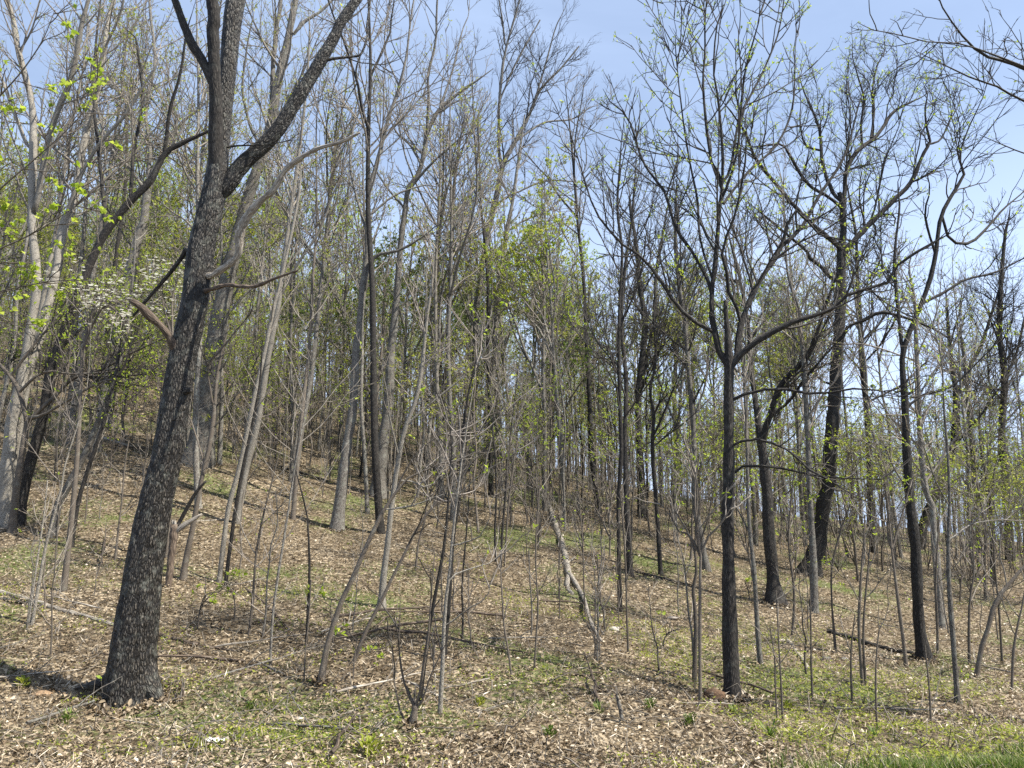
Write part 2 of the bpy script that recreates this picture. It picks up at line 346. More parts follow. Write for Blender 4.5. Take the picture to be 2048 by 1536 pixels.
def greens():
    M = Mesh(); r = rng
    # low broadleaf seedlings and herbs in patches
    X, Y = wedge(26000, 5.8, 34, r, .85); gd = green_density(X, Y)
    k = r.random(len(X)) < np.clip((gd - .58) * 5, .015, 1); X, Y = X[k], Y[k]; n = len(X)
    for q in range(5):
        a = r.random(n) * 6.283; h = .015 + r.random(n) * .09
        D = unit(np.stack([np.cos(a), np.sin(a), r.random(n) * .8], 1)); Nn = unit(np.stack([r.normal(size=n) * .4, r.normal(size=n) * .4, np.ones(n)], 1))
        P = np.stack([X + r.normal(size=n) * .05, Y + r.normal(size=n) * .05, ground(X, Y) + h], 1)
        Ln = .02 + .035 * r.random(n)
        M.leaves(P, D, Nn, Ln, Ln * .5, np.clip(r.random(n) * .8, 0, 1))
    o = M.build('ground_cover', MAT['leaf'], kind='stuff', smooth=False)
    tag(o, 'low green seedlings and herbs growing through the leaf litter')
    G = Mesh()
    X, Y = wedge(9000, 5.6, 20, r, .8); gd = green_density(X, Y)
    k = r.random(len(X)) < np.clip((gd - .60) * 4, .01, 1); X, Y = X[k], Y[k]
    # verge strip at the lower right, by the road edge
    xv = r.random(7200) * 5.0 + 2.3; yv = 7.15 + (xv - 2.3) * .20 + r.normal(size=7200) * .26 + .25 * (vnoise(xv * 2.1, xv * 0, 5) - .5)
    kk = r.random(7200) < np.clip((xv - 2.2) / 2.4, .04, 1) * (.25 + .75 * (vnoise(xv * 4, yv * 4, 6) > .42)); xv, yv = xv[kk], yv[kk]
    for (bx, by, nb, hh) in ((X, Y, 5, .07), (xv, yv, 5, .12)):
        n = len(bx) * nb; px = np.repeat(bx, nb) + r.normal(size=n) * .035; py = np.repeat(by, nb) + r.normal(size=n) * .035
        z = ground(px, py); h = hh * (.5 + r.random(n)); a = r.random(n) * 6.283; ln = r.random(n) * .7
        d = np.stack([np.cos(a), np.sin(a), 0 * a], 1); up = np.array([[0, 0, 1.]])
        p0 = np.stack([px, py, z - .005], 1); p1 = p0 + up * h[:, None] * .6 + d * (h * ln * .25)[:, None]; p2 = p0 + up * (h * .95)[:, None] + d * (h * ln)[:, None]
        s = np.cross(d, up) * .004
        V = np.stack([p0 - s, p0 + s, p1 + s * .8, p1 - s * .8, p2 + s * .15, p2 - s * .15], 1)
        q = np.array([[0, 1, 2, 3], [3, 2, 4, 5]])
        G.add(V, q[None] + (np.arange(n) * 6)[:, None, None], None, np.repeat(np.clip(r.random(n) * 1.05 - .03, 0, 1), 6))
    o = G.build('grass', MAT['grass'], kind='stuff', smooth=False)
    tag(o, 'fresh green grass tufts at the foot of the slope and along the verge')
greens()
def debris():
    r = rng; n = 34000; X, Y = wedge(n, 5.6, 40, r, .75); M = Mesh(); a = r.random(n) * 6.283
    D = unit(np.stack([np.cos(a), np.sin(a), np.abs(r.normal(size=n)) * .5], 1)); Ln = .06 + .14 * r.random(n)
    M.leaves(np.stack([X, Y, ground(X, Y) + .01 + r.random(n) * .05], 1), D, unit(r.normal(size=(n, 3)) * .5 + [0, 0, 1]), Ln, .005 + .006 * r.random(n), .45 + .55 * r.random(n))
    o = M.build('dead_grass', MAT['litter'], kind='stuff', smooth=False); tag(o, 'straw coloured dead grass stems strewn among the leaves')
    n = 3600; X, Y = wedge(n, 5.8, 36, r, .75); a = r.random(n) * 6.283; L = (.15 + .6 * r.random(n) ** 2)[:, None]; d = np.stack([np.cos(a), np.sin(a)], 1); P = []
    for k in range(4):
        q = np.stack([X, Y], 1) + d * L * k / 3 + r.normal(size=(n, 2)) * .02; P.append(np.stack([q[:, 0], q[:, 1], ground(q[:, 0], q[:, 1]) + .03 + .03 * r.random(n) + (.12 * r.random(n) ** 3) * k], 1))
    P = np.stack(P, 1); M = Mesh(); M.tubes(P, np.linspace(.007, .002, 4)[None] * (.5 + r.random((n, 1))), 3)
    o = M.build('fallen_twigs', MAT['twig'], kind='stuff'); tag(o, 'small fallen twigs littering the leafy slope')
debris()

# ------------------------------------------------------------------ growing branches
def resample(P, Rr, m):
    P = np.asarray(P, float); Rr = np.asarray(Rr, float)
    s = np.concatenate([[0], np.cumsum(np.linalg.norm(np.diff(P, axis=0), axis=1))])
    # Catmull-Rom through the points, then even spacing
    n = len(P); Pe = np.vstack([2 * P[0] - P[1], P, 2 * P[-1] - P[-2]]); out = []; ro = []
    for i in range(n - 1):
        p0, p1, p2, p3 = Pe[i], Pe[i + 1], Pe[i + 2], Pe[i + 3]
        for u in np.linspace(0, 1, 9)[:-1]:
            out.append(.5 * ((2 * p1) + (p2 - p0) * u + (2 * p0 - 5 * p1 + 4 * p2 - p3) * u * u + (3 * p1 - p0 - 3 * p2 + p3) * u ** 3))
            ro.append(Rr[i] * (1 - u) + Rr[i + 1] * u)
    out.append(P[-1]); ro.append(Rr[-1]); out = np.array(out); ro = np.array(ro)
    s = np.concatenate([[0], np.cumsum(np.linalg.norm(np.diff(out, axis=0), axis=1))]); t = np.linspace(0, s[-1], m)
    return np.stack([np.interp(t, s, out[:, k]) for k in range(3)], 1), np.interp(t, s, ro)

def spawn(r, PP, RR, pi, t, L, ang, up, curl, n, rr, rtip, cap_r=True):
    m = PP.shape[1]; f = t * (m - 1); i = np.clip(np.floor(f).astype(int), 0, m - 2); w = (f - i)[:, None]
    base = PP[pi, i] * (1 - w) + PP[pi, i + 1] * w; tan = unit(PP[pi, i + 1] - PP[pi, i])
    r0 = RR[pi, i] * (1 - w[:, 0]) + RR[pi, i + 1] * w[:, 0]
    k = len(pi); q = r.normal(size=(k, 3)); q -= (q * tan).sum(1, keepdims=True) * tan; q = unit(q)
    d = np.cos(ang)[:, None] * tan + np.sin(ang)[:, None] * q
    st = (L / (n - 1))[:, None]; pts = [base]
    for _ in range(n - 1):
        d = unit(d + r.normal(size=(k, 3)) * curl + np.array([[0, 0, up]])); pts.append(pts[-1] + d * st)
    P = np.stack(pts, 1); u = np.linspace(0, 1, n)[None]
    rs = np.clip(np.minimum(r0 * rr, L * .011 + rtip) if cap_r else r0 * rr, rtip * 1.3, None)[:, None]
    return P, rs * (1 - u) ** .8 * .9 + rtip

DD = [1.1, 1.1, 1.15, 1.9]      # density of branches, branchlets, twigs; reach of branches
def ramify(r, stems, o, twigs=None, leaf=None):
    """stems: list of (P, R, t0). Returns meshes of branches, twigs, leaves."""
    PP = []; RR = []; pi = []; tt = []; LL = []
    fine = o.get('fine', 1.0)
    for k, (P, Rr, t0) in enumerate(stems):
        P, Rr = resample(P, Rr, 24); PP.append(P); RR.append(Rr)
        ln = np.linalg.norm(np.diff(P, axis=0), axis=1).sum()
        n = max(2, int(ln * (1 - t0) * o.get('d1', 2.0) * DD[0]))
        t = t0 + (1 - t0) * (r.random(n) ** .85) * .99; pi.append(np.full(n, k)); tt.append(t)
        rel = (t - t0) / (1 - t0 + 1e-6)
        LL.append(np.clip(ln * (1 - t0), 0, o.get('lcap', 9)) * o.get('l1', .34) * (1.02 - .72 * rel) * (.35 + .9 * r.random(n)) * DD[3] + .22)
    PP = np.array(PP); RR = np.array(RR); pi = np.concatenate(pi); t = np.concatenate(tt); L = np.concatenate(LL)
    up, cu = o.get('up', .08), o.get('curl', .12) * .75
    rt = o.get('rt', .0028)
    B1, R1 = spawn(r, PP, RR, pi, t, L, R(o.get('ang', 42)) * (.7 + .6 * r.random(len(L))), up, cu, 9, o.get('rr', .42), rt * 1.6)
    def child(B, Rr, Lp, dens, lf, lmin, n, rr, rtip, ang):
        k = max(1, int(Lp.sum() * dens)); pi = r.choice(len(Lp), k, p=Lp / Lp.sum()); t = .12 + .86 * r.random(k)
        L = Lp[pi] * lf * (1.05 - .75 * t) * (.4 + .8 * r.random(k)) + lmin
        b, q = spawn(r, B, Rr, pi, t, L, R(ang) * (.7 + .6 * r.random(k)), up * .8, cu * 1.25, n, rr, rtip); return b, q, L
    B2, R2, L2 = child(B1, R1, L, o.get('d2', 3.6) * DD[1], .62, .10, 6, .6, rt * 1.15, o.get('ang2', 38))
    B3, R3, L3 = child(B2, R2, L2, o.get('d3', 4.6) * DD[2], .48, .08, 4, .65, rt * .75, o.get('ang2', 38))
    br = Mesh(); br.tubes(B1, R1, o.get('s1', 4)); br.tubes(B2, R2, 3)
    tw = Mesh(); tw.tubes(B3, R3, 3)
    lf = None
    if leaf:
        dens, size, ncl = leaf; dens = min(.85, dens * 1.7); lf = Mesh()
        tips = np.concatenate([B3[:, -1], B3[:, 2], B2[:, -1]]); dr = np.concatenate([unit(B3[:, -1] - B3[:, -2]), unit(B3[:, 2] - B3[:, 1]), unit(B2[:, -1] - B2[:, -2])])
        k = r.random(len(tips)) < dens; tips = tips[k]; dr = dr[k]
        tips = np.repeat(tips, ncl, 0); dr = np.repeat(dr, ncl, 0); n = len(tips)
        D = unit(dr * .5 + r.normal(size=(n, 3)) * .75 + np.array([[0, 0, .05]])); Nn = unit(r.normal(size=(n, 3)) * .6 + np.array([[0, 0, 1.]]))
        Ln = size * (.5 + r.random(n))
        lf.leaves(tips, D, Nn, Ln, Ln * o.get('lw', .55), r.random(n), fold=.15)
    return br, tw, lf

def flare(P, Rr, amt=.45, h=.28):
    z = P[:, 2] - P[0, 2]; return Rr * (1 + amt * np.exp(-np.clip(z, 0, None) / h))
def ridged(seed, amp=.05, k=16):
    def f(S, th, RR):
        x = th / (2 * np.pi) * k; s = S * 5
        wob = vnoise(S * 2.5 + 0 * th, th * 1.2, seed) * 1.6
        a = vnoise((x + wob) % k, s, seed + 1); b = vnoise(((x + wob) * 2) % (2 * k), s * 2.2, seed + 2)
        big = vnoise(th / 6.2832 * 3 % 3, S * .7, seed + 3)
        e = np.minimum(th, 2 * np.pi - th) / .4; e = np.clip(e, 0, 1)     # keep the seam closed
        return 1 + amp * e * (1 - 2 * np.abs(a - .5) * 1.6) + amp * .5 * e * (b - .5) + .06 * e * (big - .5)
    return f

# ------------------------------------------------------------------ trees drawn one by one
def parse(s):
    return np.array([[float(v) for v in p.split(',')] for p in s.split()])
def trace(name, label, cat, path, limbs=(), mat='dark', twig='dtwig', t0=.35, dep=0.0, Y=None, leaf=None, lmat='leaf', seed=0, opt=None,
          flare_amt=.4, sides=12, extend=True, spread=.35, limb_t0=.15, group=None, special=None, ext=1.0):
    r = np.random.default_rng(seed * 7 + 5); o = dict(opt or {})
    a = parse(path); bx, by = a[0, 0], a[0, 1]
    Y0 = Y or hit(bx, by); hpx = a[:, 1].max() - a[:, 1]
    gz = None
    Ys = Y0 * (1 + dep * hpx / 1400.0)
    P = np.array([at(x, y, yy) for (x, y, _), yy in zip(a, Ys)]); Rr = a[:, 2] / 2 * Ys / F
    if P[0, 1] < 240: 
        g0 = float(ground(P[0, 0], P[0, 1]))
        P[0, 2] = min(P[0, 2], g0) - .12
    if extend and a[-1, 1] < 60:
        d = unit(P[-1] - P[-2]); P = np.vstack([P, P[-1] + d * 1.8 + r.normal(size=3) * .15, P[-1] + d * 3.8 + r.normal(size=3) * .3]); Rr = np.append(Rr, [Rr[-1] * .6, Rr[-1] * .2])
        Ys = np.append(Ys, [Ys[-1], Ys[-1]]); a = np.vstack([a, [a[-1, 0], -300, 1], [a[-1, 0], -600, 1]])
    elif a[-1, 2] > 3.5 and not special and extend:
        d = unit(P[-1] - P[-2]); P = np.vstack([P, P[-1] + d * .8 + r.normal(size=3) * .08]); Rr = np.append(Rr, Rr[-1] * .35); Ys = np.append(Ys, Ys[-1]); a = np.vstack([a, [a[-1, 0], a[-1, 1] - 30, 1]])
    if not extend and a[-1, 2] > 2.5 and t0 < .85:
        d = unit(P[-1] - P[-2]); P = np.vstack([P, P[-1] + d * .7 * ext + r.normal(size=3) * .06 * ext, P[-1] + d * 1.5 * ext + r.normal(size=3) * .12 * ext]); Rr = np.append(Rr, [Rr[-1] * .55, .003]); Ys = np.append(Ys, [Ys[-1]] * 2)
        a = np.vstack([a, a[-1] + [0, -30, 0], a[-1] + [0, -60, 0]])
    base = P[0] + np.array([0, 0, .12])
    root = thing(name, label, cat, base, group)
    loc = base
    m = int(max(14, min(420, np.linalg.norm(np.diff(P, axis=0), axis=1).sum() * (24 if sides > 40 else 3.2))))
    Pt, Rt = resample(P, Rr, m)
    if sides <= 40:   # natural unevenness
        Pt[1:] += np.cumsum(r.normal(size=(m - 1, 3)), 0) * Rt[1:, None] * .035 * (Pt[1:, 2:3] > 0) * np.array([[1, 1, 0]])
        Rt = Rt * (1 + .06 * r.normal(size=m))
    Rt = flare(Pt, Rt * (.81 if sides > 40 else 1), flare_amt, max(.12, Rt[0] * 1.6))
    T = Mesh(); T.tubes(Pt, Rt, sides, rough=ridged(seed, .05 if sides <= 40 else .075, 12 if sides <= 40 else 34) if sides >= 12 else None)
    T.build('trunk' if Rr[0] > .045 else 'stem', MAT[mat], root, loc=loc)
    stems = [(P, Rr, t0)]; made = []
    for k, s in enumerate(limbs):
        lo_ = {}
        if isinstance(s, tuple): s, lo_ = s
        q = parse(s)
        par_a, par_Y = a, Ys
        if 'on' in lo_: par_a, par_Y = made[lo_['on']]
        j = int(np.argmin((par_a[:, 0] - q[0, 0]) ** 2 + (par_a[:, 1] - q[0, 1]) ** 2))
        jj = np.argsort((par_a[:, 0] - q[0, 0]) ** 2 + (par_a[:, 1] - q[0, 1]) ** 2)[:2]
        w_ = 1 / (np.hypot(par_a[jj, 0] - q[0, 0], par_a[jj, 1] - q[0, 1]) + 1); ys = float((par_Y[jj] * w_).sum() / w_.sum())
        if np.hypot(*(par_a[j, :2] - q[0, :2])) < 60 and np.hypot(*(par_a[j, :2] - q[0, :2])) > par_a[j, 2] * .2:
            c0 = par_a[jj, :2].T @ w_ / w_.sum(); q = np.vstack([[c0[0], c0[1] + q[0, 2] * .3, q[0, 2]], q])
        if not lo_.get('cap') and lo_.get('twigs', True) and q[-1, 1] > 40:
            e = q[-1, :2] - q[-2, :2]; e = e / np.hypot(*e); q = np.vstack([q, [*(q[-1, :2] + e * 28 + r.normal(size=2) * 5), q[-1, 2] * .6], [*(q[-1, :2] + e * 60 + r.normal(size=2) * 10), .8]])
        cum = np.concatenate([[0], np.cumsum(np.hypot(np.diff(q[:, 0]), np.diff(q[:, 1])))]) * ys / F
        g = lo_.get('g', r.uniform(-spread, spread)); yy = ys + g * cum
        PL = np.array([at(x, y, v) for (x, y, _), v in zip(q, yy)]); RL = q[:, 2] / 2 * yy / F
        if q[-1, 1] < 40 and lo_.get('ext', True):
            d = unit(PL[-1] - PL[-2]); PL = np.vstack([PL, PL[-1] + d * 2.2 + r.normal(size=3) * .25]); RL = np.append(RL, RL[-1] * .3); q = np.vstack([q, [q[-1, 0], -300, 1]]); yy = np.append(yy, yy[-1])
        made.append((q, yy))
        ml = int(max(10, min(160, np.linalg.norm(np.diff(PL, axis=0), axis=1).sum() * (16 if sides > 40 else 4))))
        Pl, Rl = resample(PL, RL, ml)
        Pl[1:-1] += r.normal(size=(ml - 2, 3)) * Rl[1:-1, None] * (.1 if sides <= 40 else .015)
        b = Mesh(); b.tubes(Pl, Rl * (1 + (.07 if sides <= 40 else .13 if lo_.get('mat') in ('rot', 'dead') else .015) * r.normal(size=ml)), max(6, sides * 2 // 3), rough=ridged(seed + k, .05, 14) if sides > 40 else None, cap=lo_.get('cap', False))
        ob = b.build(lo_.get('name', 'limb'), MAT[lo_.get('mat', mat)], root, loc=loc)
        if 'label' in lo_: ob['label'] = lo_['label']
        if lo_.get('twigs', True): stems.append((PL, RL, lo_.get('t0', limb_t0)))
    if special: stems = special(stems, root, loc, r) or stems
    if o.get('bare'): return root
    br, tw, lf = ramify(r, stems, o, leaf=leaf)
    br.build('branches', MAT[twig], root, 'stuff', loc=loc); tw.build('twigs', MAT[twig], root, 'stuff', loc=loc)
    if lf: lf.build('foliage', MAT[lmat], root, 'stuff', smooth=False, loc=loc)
    return root
# ---- the big oak at the left, with its three stems and dead wood
FULL = dict(d1=1.5, d2=2.2, d3=2.8, l1=.27)
trace('oak_tree', 'massive dark ridged oak leaning right, forking into three stems near the top', 'tree',
      '262,1402,112 262,1370,104 266,1314,96 279,1209,89 293,1105,80 313,1000,74 335,910,67 351,807,65 368,705,62 390,602,63 402,500,62 425,400,57 434,342,52 440,290,44 450,205,40 456,137,42 462,70,45 471,0,47',
      limbs=[('438,345,38 432,290,32 432,205,27 429,137,25 426,60,26 424,0,26', dict(g=-.25, t0=.5, mat='dark')),  # left stem and its side limb: shade and wet bark put into a darker colour
             ('446,385,26 462,362,33 484,330,33 547,270,30 590,205,28 632,137,26 668,75,23 702,15,21', dict(g=.05, t0=.5)),
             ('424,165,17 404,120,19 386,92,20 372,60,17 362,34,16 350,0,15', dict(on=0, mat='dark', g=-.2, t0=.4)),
             ('358,716,16 342,680,15 325,655,16 300,633,15 280,612,14 262,601,12', dict(g=-.5, mat='rot', twigs=False, name='broken_stub', label='barkless brown broken stub of a limb', cap=True)),
             ('418,552,12 440,541,14 475,512,15 479,472,17 492,437,17 523,400,16 547,380,14 567,345,12 598,318,10 636,297,9 680,285,7 720,265,5', dict(g=-.35, mat='dead', twigs=False, name='dead_limb', label='pale weathered barkless dead limb', cap=True)),
             ('402,584,10 424,578,9 455,570,8 485,573,8 513,572,7 547,558,6 575,548,5 596,541,3', dict(g=-.6, mat='rot', twigs=False, name='dead_branch')),
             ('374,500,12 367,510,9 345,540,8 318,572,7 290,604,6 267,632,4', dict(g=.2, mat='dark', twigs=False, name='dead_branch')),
             ('640,128,7 655,120,7 678,116,6 705,113,5 722,108,5 735,70,5 738,20,4', dict(on=1, g=.1, t0=.1)),
             ('720,112,4 712,140,4 714,165,3 700,190,2', dict(on=7, g=.1, t0=.1)),
             ('432,300,5 470,292,4 520,290,3 560,285,2', dict(g=-.2, t0=.1)),
             ('262,1290,44 240,1340,38 210,1364,26 178,1372,15 150,1378,5', dict(g=0, twigs=False, name='root')),
             ('280,1310,44 300,1370,38 318,1400,22 342,1424,6', dict(g=-.12, twigs=False, name='root')),
             ('256,1320,48 250,1375,40 244,1404,24 232,1422,6', dict(g=-.15, twigs=False, name='root')),
             ('368,782,16 376,781,14 382,780,11', dict(g=-.9, twigs=False, name='knot', cap=True)),
             ],
      mat='oak', sides=96, t0=.93, dep=.02, seed=1, flare_amt=.12, opt=dict(d1=.9, d2=1.7, d3=2.4, l1=.2, lcap=4), leaf=(.14, .045, 3), lmat='bleaf')

# ---- left of it
trace('oak_tree', 'grey ridged oak standing uphill just behind the massive leaning oak', 'tree',
      '393,930,52 402,890,44 412,820,40 422,760,39 438,650,36 455,560,30 475,470,26 503,370,22 528,300,20 545,235,19 560,150,17 578,70,15 592,0,14',
      limbs=[('545,225,12 545,150,10 553,60,9 562,0,8', {}), ('585,70,8 610,42,8 640,24,6 665,0,5', {}), ('525,300,7 500,250,6 485,180,5 492,110,4 500,60,3', {}),
             ('440,650,6 480,600,5 520,560,4 555,500,3', {}), ('412,800,4 375,740,4 340,700,3', {})],
      mat='grey', twig='twig', sides=24, t0=.5, seed=2, leaf=(.3, .05, 3), lmat='leaf', opt=FULL)
trace('bare_tree', 'pale barked forked tree at the left edge, its two stems spreading upward', 'tree',
      '8,1052,32 12,1000,29 24,860,26 40,770,23 55,690,19 62,640,18 72,560,17 62,440,15 65,290,15 60,200,13 35,100,11 20,20,10',
      limbs=[('44,765,17 82,671,17 99,602,17 113,541,17 126,458,17 147,403,16 164,307,14 180,230,14 200,150,12 215,50,10 228,0,9', dict(t0=.3)),
             ('70,420,12 103,256,12 144,150,11 171,20,9', {}), ('60,300,8 30,230,7 5,160,6', {}), ('172,270,8 195,190,7 205,110,6 245,10,5', dict(on=0)),
             ('126,458,9 150,380,8 190,300,7 250,230,6 300,150,5', dict(on=0))],
      mat='pale', twig='twig', sides=20, t0=.5, seed=3, leaf=(.10, .05, 3), opt=FULL)
trace('dogwood_tree', 'small dark smooth dogwood dividing low into arching limbs at the left edge', 'tree',
      '24,1065,16 30,1000,13 41,927,12 50,870,12 55,845,11',
      limbs=[('55,848,10 39,784,9 20,753,8 0,730,8 -30,700,6', {}), ('39,784,7 68,756,6 100,742,5 140,748,4 205,745,3 250,738,2', {}),
             ('55,845,10 79,821,9 113,790,8 147,756,7 205,739,6 239,718,5 273,702,4 318,680,3', {}), ('60,835,8 89,828,6 171,780,5 205,762,5 240,750,4 262,690,3', {}),
             ('20,753,6 60,700,5 110,640,4 150,600,3', dict(on=0)), ('205,739,4 225,700,4 250,660,3 300,600,2', dict(on=2))],
      mat='smooth', sides=10, t0=.95, seed=4, leaf=(.5, .045, 3), extend=False, opt=dict(d1=3, d2=4, d3=3.5, l1=.3, up=.01), lmat='bleaf')
trace('bare_tree', 'dark trunked tree rising behind the dogwood and sweeping far to the right', 'tree',
      '38,1050,22 41,1006,20 65,910,19 89,825,19 99,756,20 113,705,20 140,630,18 164,568,17 185,517,16 212,465,15 260,403,14 301,362,13 328,308,12 365,285,9 400,270,7',
      limbs=[('328,308,8 340,220,7 360,150,6 372,70,5', {}), ('212,465,9 205,378,7 196,290,7 188,205,6 191,103,5 200,10,4', {}), ('260,403,8 268,300,7 285,200,6 275,100,5', {}), ('113,705,7 170,650,5 215,600,4', {})],
      mat='dark', twig='twig', sides=16, t0=.55, seed=5, leaf=(.3, .05, 3), opt=dict(d1=1.3, d2=2.0, d3=2.4, l1=.24))
trace('bare_tree', 'slender lichen spotted tree leaning right, left of the massive oak', 'tree',
      '104,1075,16 116,1013,14 130,985,13 147,955,13 174,900,12 195,849,11 219,790,10 236,739,8 250,680,6 262,600,5 270,500,4', mat='grey', twig='twig', sides=12, t0=.6, seed=6, leaf=(.15, .045, 3), opt=FULL)
trace('bare_tree', 'grey trunk rising through the white dogwood blossom and bending at a knot', 'tree',
      '186,905,22 197,860,19 208,800,18 225,720,18 240,640,18 251,590,20 262,540,21 270,506,18 282,460,17 290,437,16 297,376,15 320,320,12 345,270,10',
      limbs=[('295,380,9 300,300,8 292,220,7 310,120,6 300,20,5', {}), ('297,390,7 262,340,7 225,300,6 200,240,5 185,160,4', {}), ('330,310,7 360,250,6 395,220,5', {})],
      mat='grey', twig='twig', sides=16, t0=.6, seed=7, leaf=(.2, .05, 3), opt=FULL)
trace('bare_tree', 'dark thin stem crossing beside the slender lichen spotted tree', 'tree',
      '142,1095,9 155,1010,9 172,950,8 196,880,7 215,820,7 232,745,6 240,690,4', mat='dark', sides=10, t0=.5, seed=8, opt=dict(d1=2, d2=2, d3=2))
for k, (p, l, lb) in enumerate([
    ('438,1164,9 448,1080,9 458,1013,9 485,910,9 506,807,9 530,705,8 547,620,8 564,551,7 585,460,6 600,380,5', [('540,650,4 560,560,4 600,500,3', {})], 'pale slim tree, left one of the close pair right of the massive oak'),
    ('474,1045,16 478,1013,14 495,927,13 516,842,12 533,739,12 547,664,11 560,596,10 567,534,9 580,440,8 592,360,7 605,260,6 615,160,5 620,60,4', [('562,590,6 600,520,5 640,460,4 670,380,3', {}), ('585,420,5 560,330,4 540,250,3', {})], 'pale straight tree, taller one of the close pair right of the massive oak'),
    ('450,1171,7 458,1110,7 464,1070,7 474,1000,7 490,915,6 508,830,5 520,760,4', [], 'dark thin stem between the close pair of pale trees')]):
    trace('bare_tree', lb, 'tree', p, l, mat='pale' if k < 2 else 'dark', twig='twig', sides=12, t0=.55, seed=20 + k, leaf=(.1, .05, 2), opt=FULL)
trace('bare_tree', 'crooked grey small tree growing beside the foot of the massive oak', 'tree',
      '366,1160,13 372,1120,11 385,1060,10 396,1000,10 405,950,9 418,900,9 428,830,8 432,770,6 440,720,5', [('428,820,5 419,770,4 417,730,4 450,690,3 480,650,2', {}), ('410,930,4 385,850,3 378,830,2', {})],
      mat='smooth', sides=12, t0=.5, seed=24, leaf=(.3, .045, 2), opt=dict(d1=2.5, d2=3, d3=3), lmat='bleaf')

# ---- middle of the slope
trace('bare_tree', 'grey slim tree on the bare middle slope, bending slightly right', 'tree',
      '674,1060,25 680,1000,22 697,876,19 707,807,17 712,705,15 718,654,14 724,585,14 731,534,13 735,500,11 735,444,10 740,380,9 759,308,8 779,232,7 793,191,6 812,120,5 822,40,4',
      limbs=[('726,590,7 738,540,8 750,512,8 765,507,7 800,500,6 850,470,4', {}), ('735,470,6 715,400,5 700,320,5 712,220,4', {}), ('741,430,5 790,390,4 850,370,3', {}), ('800,180,4 770,100,3 775,30,3', {})],
      mat='grey', twig='twig', sides=16, t0=.6, seed=30, leaf=(.12, .045, 2), opt=FULL)
trace('bare_tree', 'sturdy grey tree with a flared foot at the top of the bare slope', 'tree',
      '757,993,34 760,950,26 767,893,23 779,790,20 783,705,17 790,640,15 793,602,14 798,534,13 804,470,12 810,427,11 817,376,11 838,345,10 851,290,10 854,267,9 870,232,8 885,212,8 925,180,6 955,160,4',
      limbs=[('854,270,7 857,200,6 856,150,6 871,85,5 874,10,4', {}), ('843,330,6 820,290,5 790,260,4 770,200,3', {}), ('817,380,7 860,330,5 905,290,4', {}), ('880,215,5 905,140,4 925,60,3', {}), ('812,420,5 770,370,4 740,320,3', {})],
      mat='grey', twig='twig', sides=16, t0=.65, seed=31, leaf=(.12, .045, 2), opt=FULL)
trace('bare_tree', 'tall dark bare tree at the centre whose crown forks wide against the sky', 'tree',
      '934,940,20 936,893,17 940,842,17 947,807,16 950,705,14 953,613,13 962,544,12 969,500,11 981,437,12 994,383,12 1005,328,11 1025,290,9 1056,232,7 1073,191,6 1090,167,5 1121,137,4 1158,92,3',
      limbs=[('1003,335,8 998,301,7 998,222,6 1005,137,6 1015,85,5 1032,27,4 1040,0,3', {}), ('998,405,5 1018,392,5 1039,383,4 1090,362,4 1160,365,2', {}), ('974,400,5 957,376,4 950,290,4 947,222,3 944,130,2', {}),
             ('1030,285,5 1060,262,4 1092,244,4 1145,238,3 1180,215,2', {}), ('1010,90,4 1005,40,4 998,0,3', dict(on=0)), ('1000,200,4 1035,120,4 1080,40,3', dict(on=0)), ('1060,228,5 1085,150,4 1110,60,3', {}), ('955,600,4 975,560,4 1015,510,3 1060,495,2', {})],
      mat='grey', twig='dtwig', sides=14, t0=.62, seed=32, opt=dict(d1=2.0, d2=2.4, d3=3.0, l1=.26, up=.10))
trace('bare_tree', 'straight dark tree just right of the tall centre tree', 'tree',
      '972,950,18 977,876,14 981,807,14 988,722,13 993,637,13 1000,568,12 1009,510,10 1015,461,9 1025,410,7 1035,342,6 1042,290,5 1050,230,3',
      limbs=[('1000,565,5 1030,545,4 1060,500,3 1090,450,3', {}), ('1015,461,5 1050,440,4 1100,420,3 1130,390,2', {}), ('1025,410,4 1000,350,3 985,300,2', {})],
      mat='grey', twig='twig', sides=14, t0=.55, seed=33, opt=dict(d1=2.0, d2=2.3, d3=2.8, l1=.26, up=.08))
trace('bare_tree', 'slim brown trunk between the flared grey tree and the tall centre tree', 'tree',
      '878,940,13 882,890,12 885,842,12 895,705,10 900,585,9 904,500,8 909,376,7 918,300,5 930,230,3', [('898,620,5 925,560,4 945,500,3', {}), ('905,480,4 880,420,3 870,350,2', {})], mat='smooth', sides=12, t0=.5, seed=34, leaf=(.2, .05, 3), opt=FULL)
trace('bare_tree', 'pale crooked tree low on the slope below the flared grey tree', 'tree',
      '763,1216,17 767,1157,13 776,1087,11 781,1035,10 785,1000,10 796,927,9 810,859,9 835,790,8 847,705,7 854,637,6 865,560,5', [('812,850,5 870,800,4 930,750,3', {}), ('800,920,4 780,840,3 772,770,3', {})], mat='pale', twig='ptwig', sides=14, t0=.5, seed=35, leaf=(.1, .05, 2), opt=FULL)
trace('bare_tree', 'leaning slender tree low on the slope, its upper twigs bending to the right', 'tree',
      '640,1368,13 645,1340,12 652,1297,11 680,1209,9 698,1174,9 715,1133,9 743,1070,8 767,1021,7 785,995,6 800,965,5 830,950,4', [('785,1003,5 800,962,5 812,958,4 860,975,3 890,930,2', dict(mat='pale')), ('770,1020,4 830,1010,3 880,990,2', dict(mat='pale')), ('795,970,4 840,900,3 900,860,2', {})],
      mat='smooth', twig='ptwig', sides=12, t0=.6, seed=36, leaf=(.08, .05, 2), opt=dict(d1=2.5, d2=3, d3=2.5, l1=.4))
